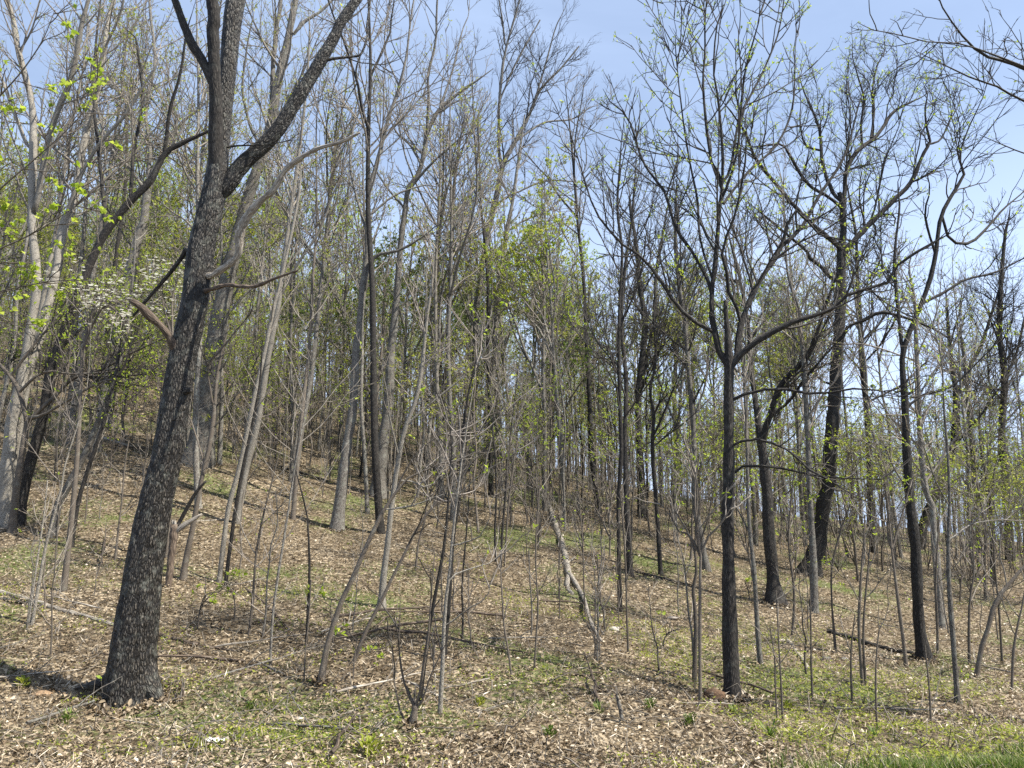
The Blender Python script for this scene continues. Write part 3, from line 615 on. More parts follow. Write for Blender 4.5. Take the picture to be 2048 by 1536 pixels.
trace('sapling', 'straight whitish sapling with fanning side twigs on the lower slope', 'sapling',
      '879,1430,9 886,1314,8 889,1227,7 898,1157,6 907,1052,5 914,1000,5 922,930,4 930,880,3', [('893,1251,3 938,1216,3 973,1195,2 985,1150,1.5', {}), ('900,1153,3 945,1136,3 987,1122,2 1010,1090,1.5', {}), ('908,1091,3 952,1077,3 967,1062,2 990,1010,1.5', {}), ('905,1070,2 870,1030,2 850,960,1.5', {}), ('916,990,2 960,950,2 1000,925,1.5', {})],
      mat='pale', twig='ptwig', sides=10, t0=.3, seed=37, leaf=(.12, .05, 3), lmat='bleaf', extend=False, flare_amt=.2, opt=dict(d1=3, d2=3, d3=1.6, l1=.2, rt=.0022))
trace('sapling', 'dark wiry sapling rising just left of the whitish sapling', 'sapling',
      '839,1403,9 845,1355,9 851,1314,8 861,1244,7 875,1167,7 889,1091,6 893,1050,5 898,980,4', mat='dark', sides=10, t0=.4, seed=38, extend=False, flare_amt=.2, opt=dict(d1=2, d2=2, d3=2, l1=.25))
trace('bare_tree', 'dark small trunk directly behind the whitish sapling', 'tree',
      '888,1318,10 891,1270,9 898,1209,9 907,1070,8 917,1017,8 922,960,7 925,880,6 935,800,5', mat='dark', sides=10, t0=.5, seed=39, opt=FULL)
trace('sapling', 'thin sapling leaning strongly right on the lower slope', 'sapling',
      '701,1326,8 730,1265,7 764,1199,7 782,1160,7 802,1122,6 840,1045,6 875,1007,4 900,960,3', mat='smooth', sides=10, t0=.4, seed=40, extend=False, flare_amt=.1, opt=dict(d1=2, d2=2.5, d3=2, l1=.25), leaf=(.12, .05, 3), lmat='bleaf')
trace('shrub', 'dark many stemmed shrub sprouting from one knobbly foot at the bottom', 'shrub',
      '825,1460,15 826,1440,15 829,1420,13 830,1410,10',
      limbs=[('828,1412,6 815,1385,5 803,1340,4 798,1290,3 800,1230,2', {}), ('828,1415,6 840,1385,5 848,1330,5 856,1280,4 862,1200,3 868,1120,2', {}), ('822,1455,5 808,1440,4 800,1420,4 790,1370,3 785,1320,2', {}), ('832,1420,5 845,1400,4 862,1350,3 890,1290,2', {})],
      mat='smooth', sides=12, t0=.95, seed=41, extend=False, opt=dict(d1=2.2, d2=2, d3=1.5, l1=.2), flare_amt=.2)
mids = [('830,1142,6 838,1080,5 851,1035,5 856,960,4 862,880,3', 'dark thin sapling beside the pale crooked tree', 'smooth'),
        ('1067,1340,5 1073,1265,5 1076,1209,5 1071,1122,4 1074,1035,4 1080,960,3', 'brown whip sapling below the fallen log', 'smooth'),
        ('1026,1354,6 1016,1300,5 1008,1250,5 1004,1190,4 1000,1120,3', 'short brown sapling with a kinked foot on the lower slope', 'smooth'),
        ('1257,1309,6 1254,1240,5 1252,1150,5 1247,1060,4 1240,980,3', 'grey brown sapling right of the forked fallen log', 'smooth'),
        ('1062,1270,4 1064,1220,4 1060,1160,4 1058,1100,3', 'short pale sapling above the kinked sapling', 'twig'),
        ('924,1282,6 926,1230,5 924,1180,5 930,1100,4 935,1040,4 940,960,3', 'dark sapling right of the small dark trunk', 'dark'),
        ('1001,1135,7 1004,1070,6 1009,1010,6 1015,930,5 1022,860,4', 'dark stem, right one of the three on the middle slope', 'dark'),
        ('1008,1133,5 1012,1080,5 1017,1010,5 1026,940,4 1035,880,3', 'thin stem almost touching the three dark stems', 'smooth'),
        ('992,1125,6 990,1060,6 993,990,5 990,900,5 985,850,4', 'dark stem, left one of the three on the middle slope', 'dark'),
        ('1130,1062,7 1128,1000,6 1126,930,6 1130,850,5 1120,760,4', 'pale thin tree at the crest left of the rim', 'grey'),
        ('612,1290,7 617,1200,7 619,1120,6 616,1060,5 612,1020,4', 'dark crooked sapling left of the grey slim tree', 'dark'),
        ('541,1330,7 545,1240,6 556,1150,6 566,1090,6 580,1000,5 592,920,4', 'straight grey sapling below the close pair of pale trees', 'grey'),
        ('497,1270,7 505,1205,7 512,1110,6 524,1040,5 545,960,4 560,900,3', 'slim brown sapling between the pale pair and the grey sapling', 'smooth'),
        ('63,1250,8 76,1180,8 92,1090,7 108,1030,6 122,980,5 130,930,4', 'whitish leaning sapling standing in front of the fallen log at the left', 'pale'),
        ('58,1252,6 68,1170,5 78,1100,5 88,1030,4 95,960,3', 'second whitish sapling crossing the leaning one at the left', 'pale'),
        ('230,1120,6 238,1050,5 245,990,4 250,930,4 258,880,3', 'thin stem left of the massive oak, on the leafy bank', 'smooth'),
        ('608,1365,4 611,1300,4 618,1230,3 622,1160,3', 'short thin whip left of the leaning slender tree', 'smooth'),
        ('1172,1245,4 1168,1180,4 1166,1100,4 1160,1020,3', 'wiry brown stem beside the lower end of the fallen log', 'smooth')]
for k, (p, lb, mt) in enumerate(mids):
    p = ' '.join('%s,%s,%.1f' % (q.split(',')[0], q.split(',')[1], float(q.split(',')[2]) * .78) for q in p.split())
    trace('sapling', lb, 'sapling', p, ext=1.8, mat=mt, twig='ptwig' if mt == 'pale' else 'twig', sides=8, t0=.35, seed=60 + k, extend=False, flare_amt=.15, leaf=(.12, .05, 2) if k % 3 else None, lmat='bleaf',
          opt=dict(d1=2.6, d2=2.6, d3=2, l1=.28, rt=.0022))

# ---- centre right, on and beyond the crest
cr = [('1240,1224,9 1238,1100,8 1237,1000,8 1243,900,8 1240,800,7 1238,700,7 1240,600,6 1245,500,6 1235,420,5 1240,330,4', [('1240,790,3 1215,740,3 1200,690,2', {})], 'thin straight dark tree, nearest the gap in the crowns', 'dark'),
      ('1261,1152,13 1256,1050,11 1253,1000,10 1250,870,9 1252,760,8 1243,640,8 1250,540,7 1262,450,5 1270,360,4', [('1246,640,4 1275,570,4 1290,500,3', {})], 'dark tree close behind the thin straight one', 'dark'),
      ('1284,1036,16 1280,950,13 1275,850,12 1277,760,13 1288,650,12 1278,570,10 1272,500,8 1260,420,6', [('1285,760,9 1292,722,8 1309,637,8 1312,551,7 1325,470,5 1340,390,3', {}), ('1280,600,4 1310,540,3 1345,500,2', {})], 'dark tree forking halfway up on the crest', 'dark'),
      ('1322,1152,10 1315,1040,8 1305,900,8 1308,830,7 1300,780,6 1312,720,5 1308,650,4', [('1308,870,5 1330,820,4 1350,770,3', {})], 'crooked small dark tree right of the one forking on the crest', 'dark'),
      ('1414,1142,15 1400,1060,13 1391,1010,12 1386,842,11 1377,739,9 1368,637,8 1358,568,7 1350,500,6 1352,400,4', [('1386,840,4 1410,770,4 1418,700,3', {}), ('1362,600,4 1330,540,3 1300,500,2', {})], 'light grey straight tree left of the dark young oak', 'grey'),
      ('1182,980,10 1180,900,9 1176,800,8 1172,720,7 1175,640,6 1180,570,4', [], 'slim grey tree standing on the crest at the centre', 'grey'),
      ('1097,910,10 1096,840,9 1100,760,8 1094,690,7 1100,620,5', [], 'slim trunk among green leaves above the fallen log', 'grey'),
      ('1350,985,11 1352,900,10 1348,800,9 1352,700,8 1358,600,7 1350,480,6', [], 'dark trunk behind the light grey straight tree', 'dark')]
for k, (p, l, lb, mt) in enumerate(cr):
    trace('bare_tree', lb, 'tree', p, l, mat=mt, sides=12, t0=.35, seed=90 + k, leaf=(.1, .045, 2), opt=dict(d1=2.2, d2=2.8, d3=3.4, l1=.26))
OPEN = dict(d1=2.3, d2=2.9, d3=3.4, l1=.28, curl=.2)
trace('oak_tree', 'dark young oak with a clean lower trunk and spreading crown of opening buds', 'tree',
      '1465,1400,40 1463,1370,33 1461,1300,30 1460,1244,28 1456,1122,24 1454,1000,23 1457,944,22 1456,808,20 1457,739,20 1457,720,18',
      limbs=[('1456,728,15 1440,705,14 1428,664,12 1423,620,11 1425,568,10 1432,517,10 1433,495,9 1440,410,8 1444,369,8 1430,335,7 1423,325,6 1413,256,6 1406,171,5 1410,103,4 1413,0,3', dict(g=.05)),
             ('1459,728,15 1474,719,14 1478,664,13 1495,613,12 1519,561,11 1553,514,10 1560,495,9 1601,458,8 1642,386,7 1680,330,6 1700,280,4 1720,200,3', dict(g=.2)),
             ('1458,740,13 1470,719,14 1495,695,13 1539,667,12 1594,640,10 1649,626,8 1680,605,7 1707,582,7 1772,568,6 1803,520,6 1844,500,5 1890,470,3', dict(g=-.25)),
             ('1428,664,9 1399,650,9 1368,626,8 1348,602,8 1319,558,7 1288,517,6 1261,500,6 1234,478,5 1190,420,4 1160,330,3 1135,250,2', dict(on=0, g=-.1)),
             ('1424,590,7 1416,561,7 1382,500,7 1350,454,6 1329,383,6 1288,328,5 1258,239,4 1235,215,3', dict(on=0, g=.15)),
             ('1444,380,6 1445,308,6 1437,205,5 1427,137,4 1434,50,3', dict(on=0, g=-.1)), ('1446,370,6 1464,325,6 1478,239,6 1512,171,5 1539,113,4 1563,34,3', dict(on=0, g=.2)),
             ('1444,400,6 1475,300,5 1488,154,4 1515,51,3 1520,10,2', dict(on=0, g=-.3)), ('1441,420,6 1450,403,6 1495,345,6 1553,290,5 1585,215,4 1590,120,3', dict(on=0, g=.3)),
             ('1480,650,7 1478,626,8 1457,585,8 1454,541,7 1444,500,6 1470,430,5 1490,330,4', dict(on=1, g=-.2)),
             ('1461,808,7 1491,787,6 1539,778,6 1587,780,6 1642,790,5 1690,777,4 1775,783,3', dict(g=-.3)), ('1464,895,5 1491,879,5 1532,882,5 1580,903,4 1621,941,4 1660,960,2', dict(g=-.4)),
             ('1466,946,6 1478,934,5 1526,932,5 1580,940,4 1649,954,4 1741,958,2', dict(g=-.2)), ('1426,560,6 1400,480,5 1395,400,5 1375,300,4 1360,190,3 1350,80,2', dict(on=0, g=.1)),
             ('1560,500,6 1590,420,5 1640,470,4 1700,480,3', dict(on=1, g=-.1))],
      mat='dark', sides=28, t0=.9, seed=50, leaf=(.45, .04, 4), lmat='bleaf', opt=dict(d1=3.4, d2=2.9, d3=2.4, l1=.16, up=.10, lw=.4), flare_amt=.12)
trace('oak_tree', 'dark oak with swollen foot, forking above a stub, second trunk right of the young oak', 'tree',
      '1552,1208,36 1549,1180,28 1545,1140,24 1538,1070,22 1535,1000,19 1530,950,18 1526,910,17 1522,875,17',
      limbs=[('1520,885,13 1512,808,12 1502,739,10 1497,650,8 1480,560,6 1460,480,4', {}), ('1524,885,13 1539,835,13 1560,773,12 1580,749,11 1615,712,10 1638,654,8 1649,620,7 1670,560,5', {}),
             ('1521,870,8 1520,850,7 1518,828,5', dict(twigs=False, name='broken_stub', cap=True)), ('1540,835,6 1580,800,6 1610,757,5 1660,700,4', dict(on=1))],
      mat='dark', sides=20, t0=.9, seed=51, opt=OPEN, leaf=(.1, .045, 2), extend=False)
trace('oak_tree', 'thickest dark oak at the right, leaning right with crooked spreading limbs', 'tree',
      '1616,1150,38 1626,1120,29 1641,1070,26 1648,1000,26 1656,978,26 1662,893,25 1671,790,24 1678,705,22 1685,602,20 1686,534,18 1685,495,15 1690,461,13 1686,410,11 1680,385,9',
      limbs=[('1688,420,9 1693,342,10 1717,301,9 1755,270,8 1785,226,6 1820,205,4', dict()), ('1682,400,8 1666,386,8 1645,325,7 1638,256,6 1615,200,4', {}),
             ('1683,500,10 1656,475,10 1601,427,9 1553,369,8 1512,318,7 1491,267,5 1460,220,3', {}), ('1681,560,9 1666,558,9 1642,534,8 1618,514,7 1611,500,6 1575,470,5 1540,440,4', {}),
             ('1684,415,7 1656,393,7 1614,366,7 1584,318,6 1565,290,5 1540,290,4', {}), ('1688,515,12 1696,495,12 1744,444,11 1785,403,10 1820,366,9 1847,308,7 1860,284,6 1855,262,5 1850,220,4', {}),
             ('1740,285,6 1745,255,5 1748,215,5 1745,180,4 1755,130,3', dict(on=0)), ('1725,295,5 1722,250,5 1728,200,4 1715,150,3', dict(on=0)), ('1640,300,5 1610,290,4 1600,240,3', dict(on=1)),
             ('1850,290,5 1880,280,4 1900,240,3', dict(on=5)), ('1679,700,6 1695,655,7 1730,640,7 1760,625,7 1800,632,6 1850,650,5 1880,665,4', dict(g=-.3)), ('1674,770,5 1640,760,4 1620,720,4 1600,690,3', {})],
      mat='dark', sides=28, t0=.9, seed=52, opt=dict(d1=2.4, d2=3.0, d3=3.4, l1=.30, curl=.24), leaf=(.12, .05, 4), lmat='bleaf', extend=False)
rs = [('1627,1225,16 1627,1140,14 1624,1070,12 1620,1000,11 1618,978,10 1615,859,10 1609,756,9 1603,671,8 1597,613,7 1584,579,6 1574,534,5 1570,450,4', [], 'grey slim tree standing in front of the foot of the thickest oak', 'grey', (.05, .05, 2)),
      ('1746,1107,13 1741,1013,12 1734,842,11 1724,739,10 1720,637,9 1715,551,8 1712,470,6 1700,400,4', [('1724,730,4 1760,690,4 1790,640,3', {})], 'straight dark tree between the thickest oak and the tall right hand tree', 'dark', None),
      ('1850,1323,30 1843,1280,22 1836,1244,20 1831,1105,18 1819,1000,17 1813,893,16 1808,790,13 1803,720,11 1812,680,10 1826,644,10 1844,602,9 1861,551,9 1871,500,9 1878,444,8 1891,410,7 1912,376,7 1929,342,5 1918,315,4 1935,260,3',
       [('1806,715,8 1796,620,7 1789,534,7 1792,480,5 1800,400,4', {}), ('1843,606,6 1880,590,6 1930,560,5 1990,545,4 2040,520,3', {}), ('1885,430,6 1900,480,6 1940,485,6 1970,460,5 2005,420,4 2040,390,3', {}), ('1809,820,5 1845,790,5 1900,775,4 1960,720,3', {}), ('1870,505,5 1850,430,4 1860,380,3', {})],
       'tall tree at the right whose trunk forks beneath a wide crooked crown', 'dark', (.12, .05, 4)),
      ('1882,1257,16 1878,1200,15 1875,1140,15 1868,1070,13 1863,1000,12 1850,978,12 1840,859,10 1837,773,9 1833,688,8 1830,600,6', [('1838,790,4 1870,740,4 1900,700,3', {})], 'grey trunk right behind the tall forking right hand tree', 'grey', (.1, .05, 2)),
      ('1836,1098,20 1850,1040,17 1871,989,16 1888,944,15 1908,893,14 1914,825,13 1910,760,9 1900,690,7 1895,620,5', [('1912,800,9 1929,756,8 1963,688,7 1980,637,6 2005,560,4', {}), ('1908,893,5 1935,860,5 1970,820,4 1995,780,3', {}), ('1910,780,5 1900,700,4 1920,620,3', {})], 'dark tree leaning sharply right behind the grey trunk', 'dark', (.05, .05, 2)),
      ('1915,1407,12 1910,1340,9 1906,1279,9 1898,1174,8 1896,1087,7 1899,1000,6 1895,900,5 1888,820,4', [('1900,1080,3 1940,1050,3 1990,1040,2', {}), ('1897,1010,3 1870,960,3 1850,900,2', {})], 'light slim tree in front at the far right, rooted low on the slope', 'grey', (.35, .045, 3)),
      ('1812,1333,10 1808,1290,8 1802,1244,8 1791,1157,7 1784,1098,6', [('1784,1100,5 1775,1070,4 1778,1000,3 1770,930,2', {}), ('1785,1102,5 1795,1060,4 1810,1010,3 1825,950,2', {})], 'small Y forked tree left of the tall forking right hand tree', 'smooth', (.4, .045, 3)),
      ('1522,1330,14 1517,1290,12 1514,1244,12 1508,1140,10 1500,1070,9 1496,1000,8 1493,859,7 1488,760,5 1492,650,4', [('1500,1070,3 1470,1010,3 1440,990,2', {})], 'thin tree with a whitish foot between the young oak and the swollen footed oak', 'grey', (.05, .05, 2)),
      ('1400,1412,9 1400,1279,8 1400,1140,7 1401,1108,6', [('1401,1110,5 1385,1080,5 1372,1065,4 1358,1063,3 1340,1030,2', {}), ('1402,1108,5 1418,1070,4 1440,1050,4 1470,1000,2', {}), ('1401,1110,4 1392,1060,4 1400,1000,3 1385,930,2', {})], 'low forking small tree left of the young oak, nearer of the two', 'smooth', (.15, .045, 3)),
      ('1388,1365,11 1390,1300,10 1392,1244,10 1386,1174,8 1393,1147,7 1390,1100,6', [('1391,1110,5 1378,1070,4 1355,1030,3', {}), ('1392,1105,4 1415,1040,3 1425,980,2', {})], 'curved smooth small tree just behind the low forking one', 'smooth', (.15, .045, 3)),
      ('1725,1372,9 1720,1300,7 1718,1244,7 1723,1140,5 1727,1095,4 1730,1030,3', [], 'thin twin stemmed tree right of the log, near stem', 'smooth', (.3, .045, 3)),
      ('1731,1370,7 1727,1300,6 1728,1230,5 1735,1150,4 1742,1070,3', [], 'thin twin stemmed tree right of the log, far stem', 'smooth', (.3, .045, 3)),
      ('1582,1274,7 1588,1220,6 1587,1167,6 1577,1087,5 1582,1000,4 1590,930,3', [], 'wavy thin sapling right of the swollen footed oak', 'smooth', (.15, .045, 3)),
      ('1671,1302,7 1667,1250,6 1664,1209,5 1664,1133,5 1683,1056,4 1700,1010,3', [], 'wavy thin sapling in front of the thickest oak', 'smooth', (.3, .045, 3)),
      ('2004,1327,6 2001,1270,5 1997,1209,5 1990,1140,4 1985,1060,3', [], 'thin upright sapling near the dark hollow at the right edge', 'smooth', (.3, .045, 3)),
      ('1950,1354,9 1962,1300,9 1976,1258,8 1985,1220,8 2000,1190,7 2025,1160,6 2048,1133,5 2075,1100,4', [], 'dark sapling leaning right at the right edge', 'smooth', (.1, .045, 3)),
      ('2021,1386,7 2025,1340,6 2028,1297,6 2036,1250,5 2046,1205,4 2055,1150,3', [], 'last upright sapling at the right edge', 'smooth', (.1, .045, 3)),
      ('2020,1120,16 2016,1040,15 2010,940,14 2004,860,13 2008,760,12 1998,660,10 2002,560,8 2010,470,6', [('2008,760,6 2035,700,5 2048,640,4', {})], 'dark trunk standing at the right edge beyond the hollow', 'dark', None),
      ('1960,1105,12 1955,1040,11 1948,950,10 1940,860,9 1935,780,8 1925,690,6', [], 'slim trunk beyond the hollow, left of the right edge trunk', 'grey', None)]
for k, (p, l, lb, mt, lf) in enumerate(rs):
    sap = float(p.split(' ')[0].split(',')[2]) < 8
    if sap or k in (6, 7, 8, 9, 10, 11): p = ' '.join('%s,%s,%.1f' % (q.split(',')[0], q.split(',')[1], float(q.split(',')[2]) * .8) for q in p.split())
    trace('sapling' if sap else 'bare_tree', lb, 'sapling' if sap else 'tree', p, l, mat=mt, sides=10 if sap else 14, t0=.35 if len(l) < 2 else .6, ext=1.4, seed=110 + k, leaf=lf, lmat='bleaf', twig='dtwig' if mt == 'dark' else 'twig', extend=False, flare_amt=.2,
          opt=dict(d1=2.4, d2=2.9, d3=3.2, l1=.27, curl=.2))
wl = [('1624,1400,4 1623,1330,4 1622,1250,3 1620,1180,2', 'thin brown whip on the open ground right of the young oak'), ('1754,1459,4 1752,1400,4 1753,1314,3 1760,1250,2', 'thin brown whip in the foreground below the log'),
      ('1554,1445,4 1551,1380,3 1549,1314,3 1540,1250,2', 'left of two close whips in the foreground grass'), ('1565,1447,4 1562,1370,4 1557,1279,3 1552,1180,2', 'right of two close whips in the foreground grass'),
      ('1704,1414,4 1702,1350,4 1703,1290,3 1710,1230,2', 'whip left of the thin twin stemmed tree'), ('1861,1452,4 1860,1400,4 1856,1350,3 1850,1290,2', 'whip in front of the tall forking right hand tree'),
      ('1875,1309,5 1874,1240,5 1871,1174,4 1875,1090,3', 'whip right of the tall forking tree trunk'), ('1938,1330,6 1938,1260,5 1940,1200,4 1948,1140,3', 'whip with a bent top left of the leaning dark sapling')]
for k, (p, lb) in enumerate(wl):
    trace('sapling', lb, 'sapling', p, mat='smooth', twig='twig', sides=6, t0=.25, ext=1.3, seed=140 + k, extend=False, flare_amt=.1, opt=dict(d1=2.6, d2=2, d3=1.5, l1=.25, rt=.002), leaf=(.1, .04, 2), lmat='bleaf')

# ---- trees rooted outside the frame whose branches reach into it
def near_tree(name, label, base, top, r0, limbs, seed, mat, leaf=None, opt=None, rt=.0028, lmat='bleaf'):
    r = np.random.default_rng(seed); base = np.array(base, float); base[2] = float(ground(base[0], base[1])) - .1
    root = thing(name, label, 'tree', base)
    P = np.array([base, base * .55 + np.array(top) * .45 + [.12, .1, 0], top]); Rr = np.array([r0, r0 * .7, r0 * .25])
    Pt, Rt = resample(P, Rr, 40); T = Mesh(); T.tubes(Pt, flare(Pt, Rt), 14); T.build('trunk', MAT[mat], root, loc=base)
    stems = [(P, Rr, .6)]
    for q, wds in limbs:
        q = np.array([at(*v) for v in q]); j = int(np.argmin(np.linalg.norm(Pt - (q[0] + [0, 0, -.6]), axis=1))); q = np.vstack([Pt[j], q]); rr = np.array(wds)
        Pl, Rl = resample(q, rr, 30); b = Mesh(); b.tubes(Pl, Rl, 8); b.build('limb', MAT[mat], root, loc=base); stems.append((q, rr, .22))
    br, tw, lf = ramify(r, stems, opt, leaf=leaf)
    br.build('branches', MAT[mat], root, 'stuff', loc=base); tw.build('twigs', MAT[mat], root, 'stuff', loc=base)
    if lf: lf.build('foliage', MAT[lmat], root, 'stuff', smooth=False, loc=base)
near_tree('bare_tree', 'near tree at the right reaching bare budding branches into the top corner', (10.2, 9.5, 0), (10.6, 9.8, 11), .16,
          [([(2300, 260, 9), (2048, 137, 8.6), (1980, 116, 8.4), (1943, 92, 8.3), (1912, 55, 8.2), (1881, 7, 8.0), (1860, -60, 7.9)], [.05, .035, .02, .016, .013, .010, .008, .005]),
           ([(2200, 200, 8.8), (1950, 96, 8.3), (1861, 85, 8.1), (1792, 68, 8.0), (1745, 60, 7.9), (1715, 45, 7.8)], [.03, .018, .009, .007, .006, .005, .003]),
           ([(2330, 330, 9), (2048, 202, 8.9), (1997, 174, 8.8), (1946, 157, 8.7), (1895, 133, 8.6), (1833, 103, 8.4)], [.045, .03, .014, .012, .010, .008, .004]),
           ([(2300, 450, 9.3), (2100, 330, 9.2), (2030, 300, 9.1), (1960, 270, 9.0)], [.03, .02, .010, .008, .004])],
          150, 'dtwig', opt=dict(d1=2.8, d2=3.2, d3=3.6, l1=.13, lcap=4, up=.03, rt=.0018, curl=.2, lw=.5), leaf=(.45, .014, 1), lmat='needle')
near_tree('tulip_tree', 'near tree at the left hanging bright heart shaped leaves into the corner', (-9.5, 10.5, 0), (-9.3, 10.6, 12), .13,
          [([(-200, 300, 10), (-60, 240, 9.8), (20, 170, 9.7), (80, 90, 9.6), (110, 20, 9.5)], [.04, .02, .014, .010, .008, .004]),
           ([(-200, 520, 10), (-60, 430, 9.8), (20, 360, 9.7), (90, 300, 9.7), (170, 220, 9.7), (200, 140, 9.7)], [.035, .02, .014, .010, .008, .006, .003]),
           ([(-200, 600, 10), (-50, 520, 9.9), (60, 470, 9.8), (140, 420, 9.7), (210, 370, 9.6)], [.03, .02, .012, .009, .006, .003]),
           ([(-200, 680, 10), (-50, 600, 9.9), (60, 570, 9.8), (150, 560, 9.7), (230, 570, 9.6)], [.03, .02, .010, .008, .006, .003])],
          151, 'smooth', opt=dict(d1=4.2, d2=3.2, d3=2.4, l1=.13, lcap=4, up=.02, rt=.0024, lw=.9), leaf=(.85, .062, 4))
# ------------------------------------------------------------------ dogwood in bloom
def layered(name, label, basepx, limbs, seed, bloom, mat='smooth', Yb=None):
    r = np.random.default_rng(seed); Y = Yb or hit(*basepx); b0 = at(basepx[0], basepx[1], Y); b0[2] = float(ground(b0[0], b0[1])) - .08
    root = thing(name, label, 'tree', b0); stems = []
    fork = at(limbs[0][0][0], limbs[0][0][1], Y)
    P = np.array([b0, (b0 + fork) / 2 + [.06, 0, 0], fork]); Rr = np.array([.055, .045, .035]); Pt, Rt = resample(P, Rr, 30)
    T = Mesh(); T.tubes(Pt, flare(Pt, Rt), 10); T.build('trunk', MAT[mat], root, loc=b0)
    for l in limbs:
        g = r.uniform(-.6, .3); q = np.array([at(x, y, Y + g * abs(x - l[0][0]) * Y / F) for x, y in l]); rr = np.linspace(.028, .006, len(q))
        Pl, Rl = resample(q, rr, 24); b = Mesh(); b.tubes(Pl, Rl, 7); b.build('limb', MAT[mat], root, loc=b0); stems.append((q, rr, .15))
    br, tw, lf = ramify(r, stems, dict(d1=4, d2=4, d3=3, l1=.3, up=.0, lcap=3), leaf=(.5, .04, 3))
    br.build('branches', MAT['twig'], root, 'stuff', loc=b0); tw.build('twigs', MAT['twig'], root, 'stuff', loc=b0); lf.build('foliage', MAT['bleaf'], root, 'stuff', smooth=False, loc=b0)
    if bloom:
        M = Mesh()
        V = np.concatenate(br.V); c = V[r.choice(len(V), bloom)] + r.normal(size=(bloom, 3)) * .06 + [0, 0, .03]
        for q in range(4):
            a = q * math.pi / 2 + r.random(bloom) * .3; D = unit(np.stack([np.cos(a), np.sin(a), 0 * a + .15], 1)); Nn = np.tile([[0, 0, 1.]], (bloom, 1)) + r.normal(size=(bloom, 3)) * .25
            M.leaves(c, D, unit(Nn), np.full(bloom, .046), np.full(bloom, .042), r.random(bloom))
        M.build('blossom', MAT['petal'], root, 'stuff', smooth=False, loc=b0)
layered('dogwood_tree', 'flowering dogwood with white blossom left of the massive oak', (150, 960), [[(165, 700), (190, 640), (215, 610), (250, 640), (285, 660)], [(165, 700), (185, 620), (195, 590), (230, 600), (262, 625)]], 71, 190, Yb=15)
layered('dogwood_tree', 'flowering dogwood partly hidden behind the massive oak', (352, 880), [[(345, 680), (335, 620), (320, 570), (300, 545)], [(345, 680), (345, 600), (355, 560), (362, 545)], [(345, 680), (325, 600), (330, 540)]], 72, 170, Yb=18)

for k, (p, lb) in enumerate([('395,1262,3 400,1220,3 412,1190,2 440,1183,2', 'low bright green seedling beside the right of the massive oak, left of two'), ('468,1245,3 470,1215,3 468,1190,2 472,1180,2', 'low bright green seedling right of the massive oak, right of two'),
        ('668,1290,3 665,1250,3 662,1215,2 664,1200,2', 'bright green seedling in front of the leaning slender tree'), ('706,1370,3 708,1330,3 712,1295,2 715,1280,2', 'small bright green seedling right of the leaning slender tree'),
        ('232,1420,3 236,1395,2', 'tiny green seedling at the left foot of the massive oak'), ('1322,1300,4 1330,1275,3 1345,1262,2 1360,1258,2', 'spray of fresh green leaves low on the slope, left of the young oak'),
        ('1500,1200,3 1496,1180,2 1490,1165,2', 'green seedling at the foot of the swollen footed oak'), ('1905,1400,3 1912,1370,2 1915,1350,2', 'green seedling at the foot of the light slim tree at the far right')]):
    trace('seedling', lb, 'seedling', p, mat='smooth', sides=5, t0=.45, seed=170 + k, extend=False, flare_amt=0, leaf=(.9, .06, 4), lmat='bleaf', opt=dict(d1=9, d2=4, d3=3, l1=.4, up=0, rt=.0018))

# ------------------------------------------------------------------ fallen wood, stones
def log(name, label, cat, px, mat='dead', branches=(), group=None, up=.5, sides=10, ys=None):
    a = parse(px); P = []; Rr = []
    for i, (x, y, w_) in enumerate(a):
        Y = hit(x, y); r_ = w_ / 2 * Y / F; p = at(x, y, Y); p[2] = float(ground(p[0], p[1])) + r_ * (up if np.isscalar(up) else up[i]); P.append(p); Rr.append(r_)
    P = np.array(P); Rr = np.array(Rr); loc = P[len(P) // 2]
    Pl, Rl = resample(P, Rr, max(14, len(P) * 6)); M = Mesh()
    rr = np.random.default_rng(int(a[0, 0] * 3 + a[0, 1])); Pl += rr.normal(size=Pl.shape) * Rl[:, None] * .12
    M.tubes(Pl, Rl * (1 + .07 * rr.normal(size=len(Rl))), sides, cap=True)
    for b in branches:
        q = parse(b); PP = []; RR = []
        for x, y, w_ in q:
            Y = hit(x, y); r_ = w_ / 2 * Y / F; p = at(x, y, Y); p[2] = float(ground(p[0], p[1])) + r_ * .8 + .05; PP.append(p); RR.append(r_)
        p_, r_ = resample(np.array(PP), np.array(RR), 16); M.tubes(p_, r_, 6, cap=True)
    o = M.build(name, MAT[mat], None, loc=loc); o.location = loc; tag(o, label, cat, group); return o
log('fallen_log', 'pale forked fallen log lying down the middle of the slope', 'log', '1092,1000,9 1106,1038,10 1120,1080,11 1128,1108,11 1134,1133,12 1137,1154,11 1134,1174,10 1144,1192,9', 'dead',
    ['1138,1154,9 1151,1174,9 1168,1206,8 1179,1244,7 1189,1269,6 1203,1290,5', '1134,1133,4 1150,1120,3', '1183,1255,4 1196,1262,3 1208,1275,2'])
log('fallen_log', 'long whitish fallen log left of the massive oak', 'log', '-40,1182,9 0,1188,9 70,1206,9 122,1223,9 174,1237,8 240,1256,7', 'dead')
log('fallen_log', 'second thinner fallen log lying behind the long whitish one', 'log', '-40,1192,7 0,1200,7 40,1206,6 80,1216,5', 'grey')
log('fallen_log', 'brown fallen pole right of the foot of the massive oak', 'log', '310,1272,8 350,1281,8 384,1290,8 420,1296,7 470,1303,5', 'rot')
log('fallen_log', 'dark mossy log lying across the slope at the right', 'log', '1655,1265,9 1714,1283,9 1760,1297,9 1802,1307,9 1833,1311,9', 'dark')
log('fallen_branch', 'curved fallen branch with a pale broken end on the right slope', 'branch', '1557,1286,7 1575,1283,8 1592,1304,6 1606,1322,6 1617,1340,7', 'dead')
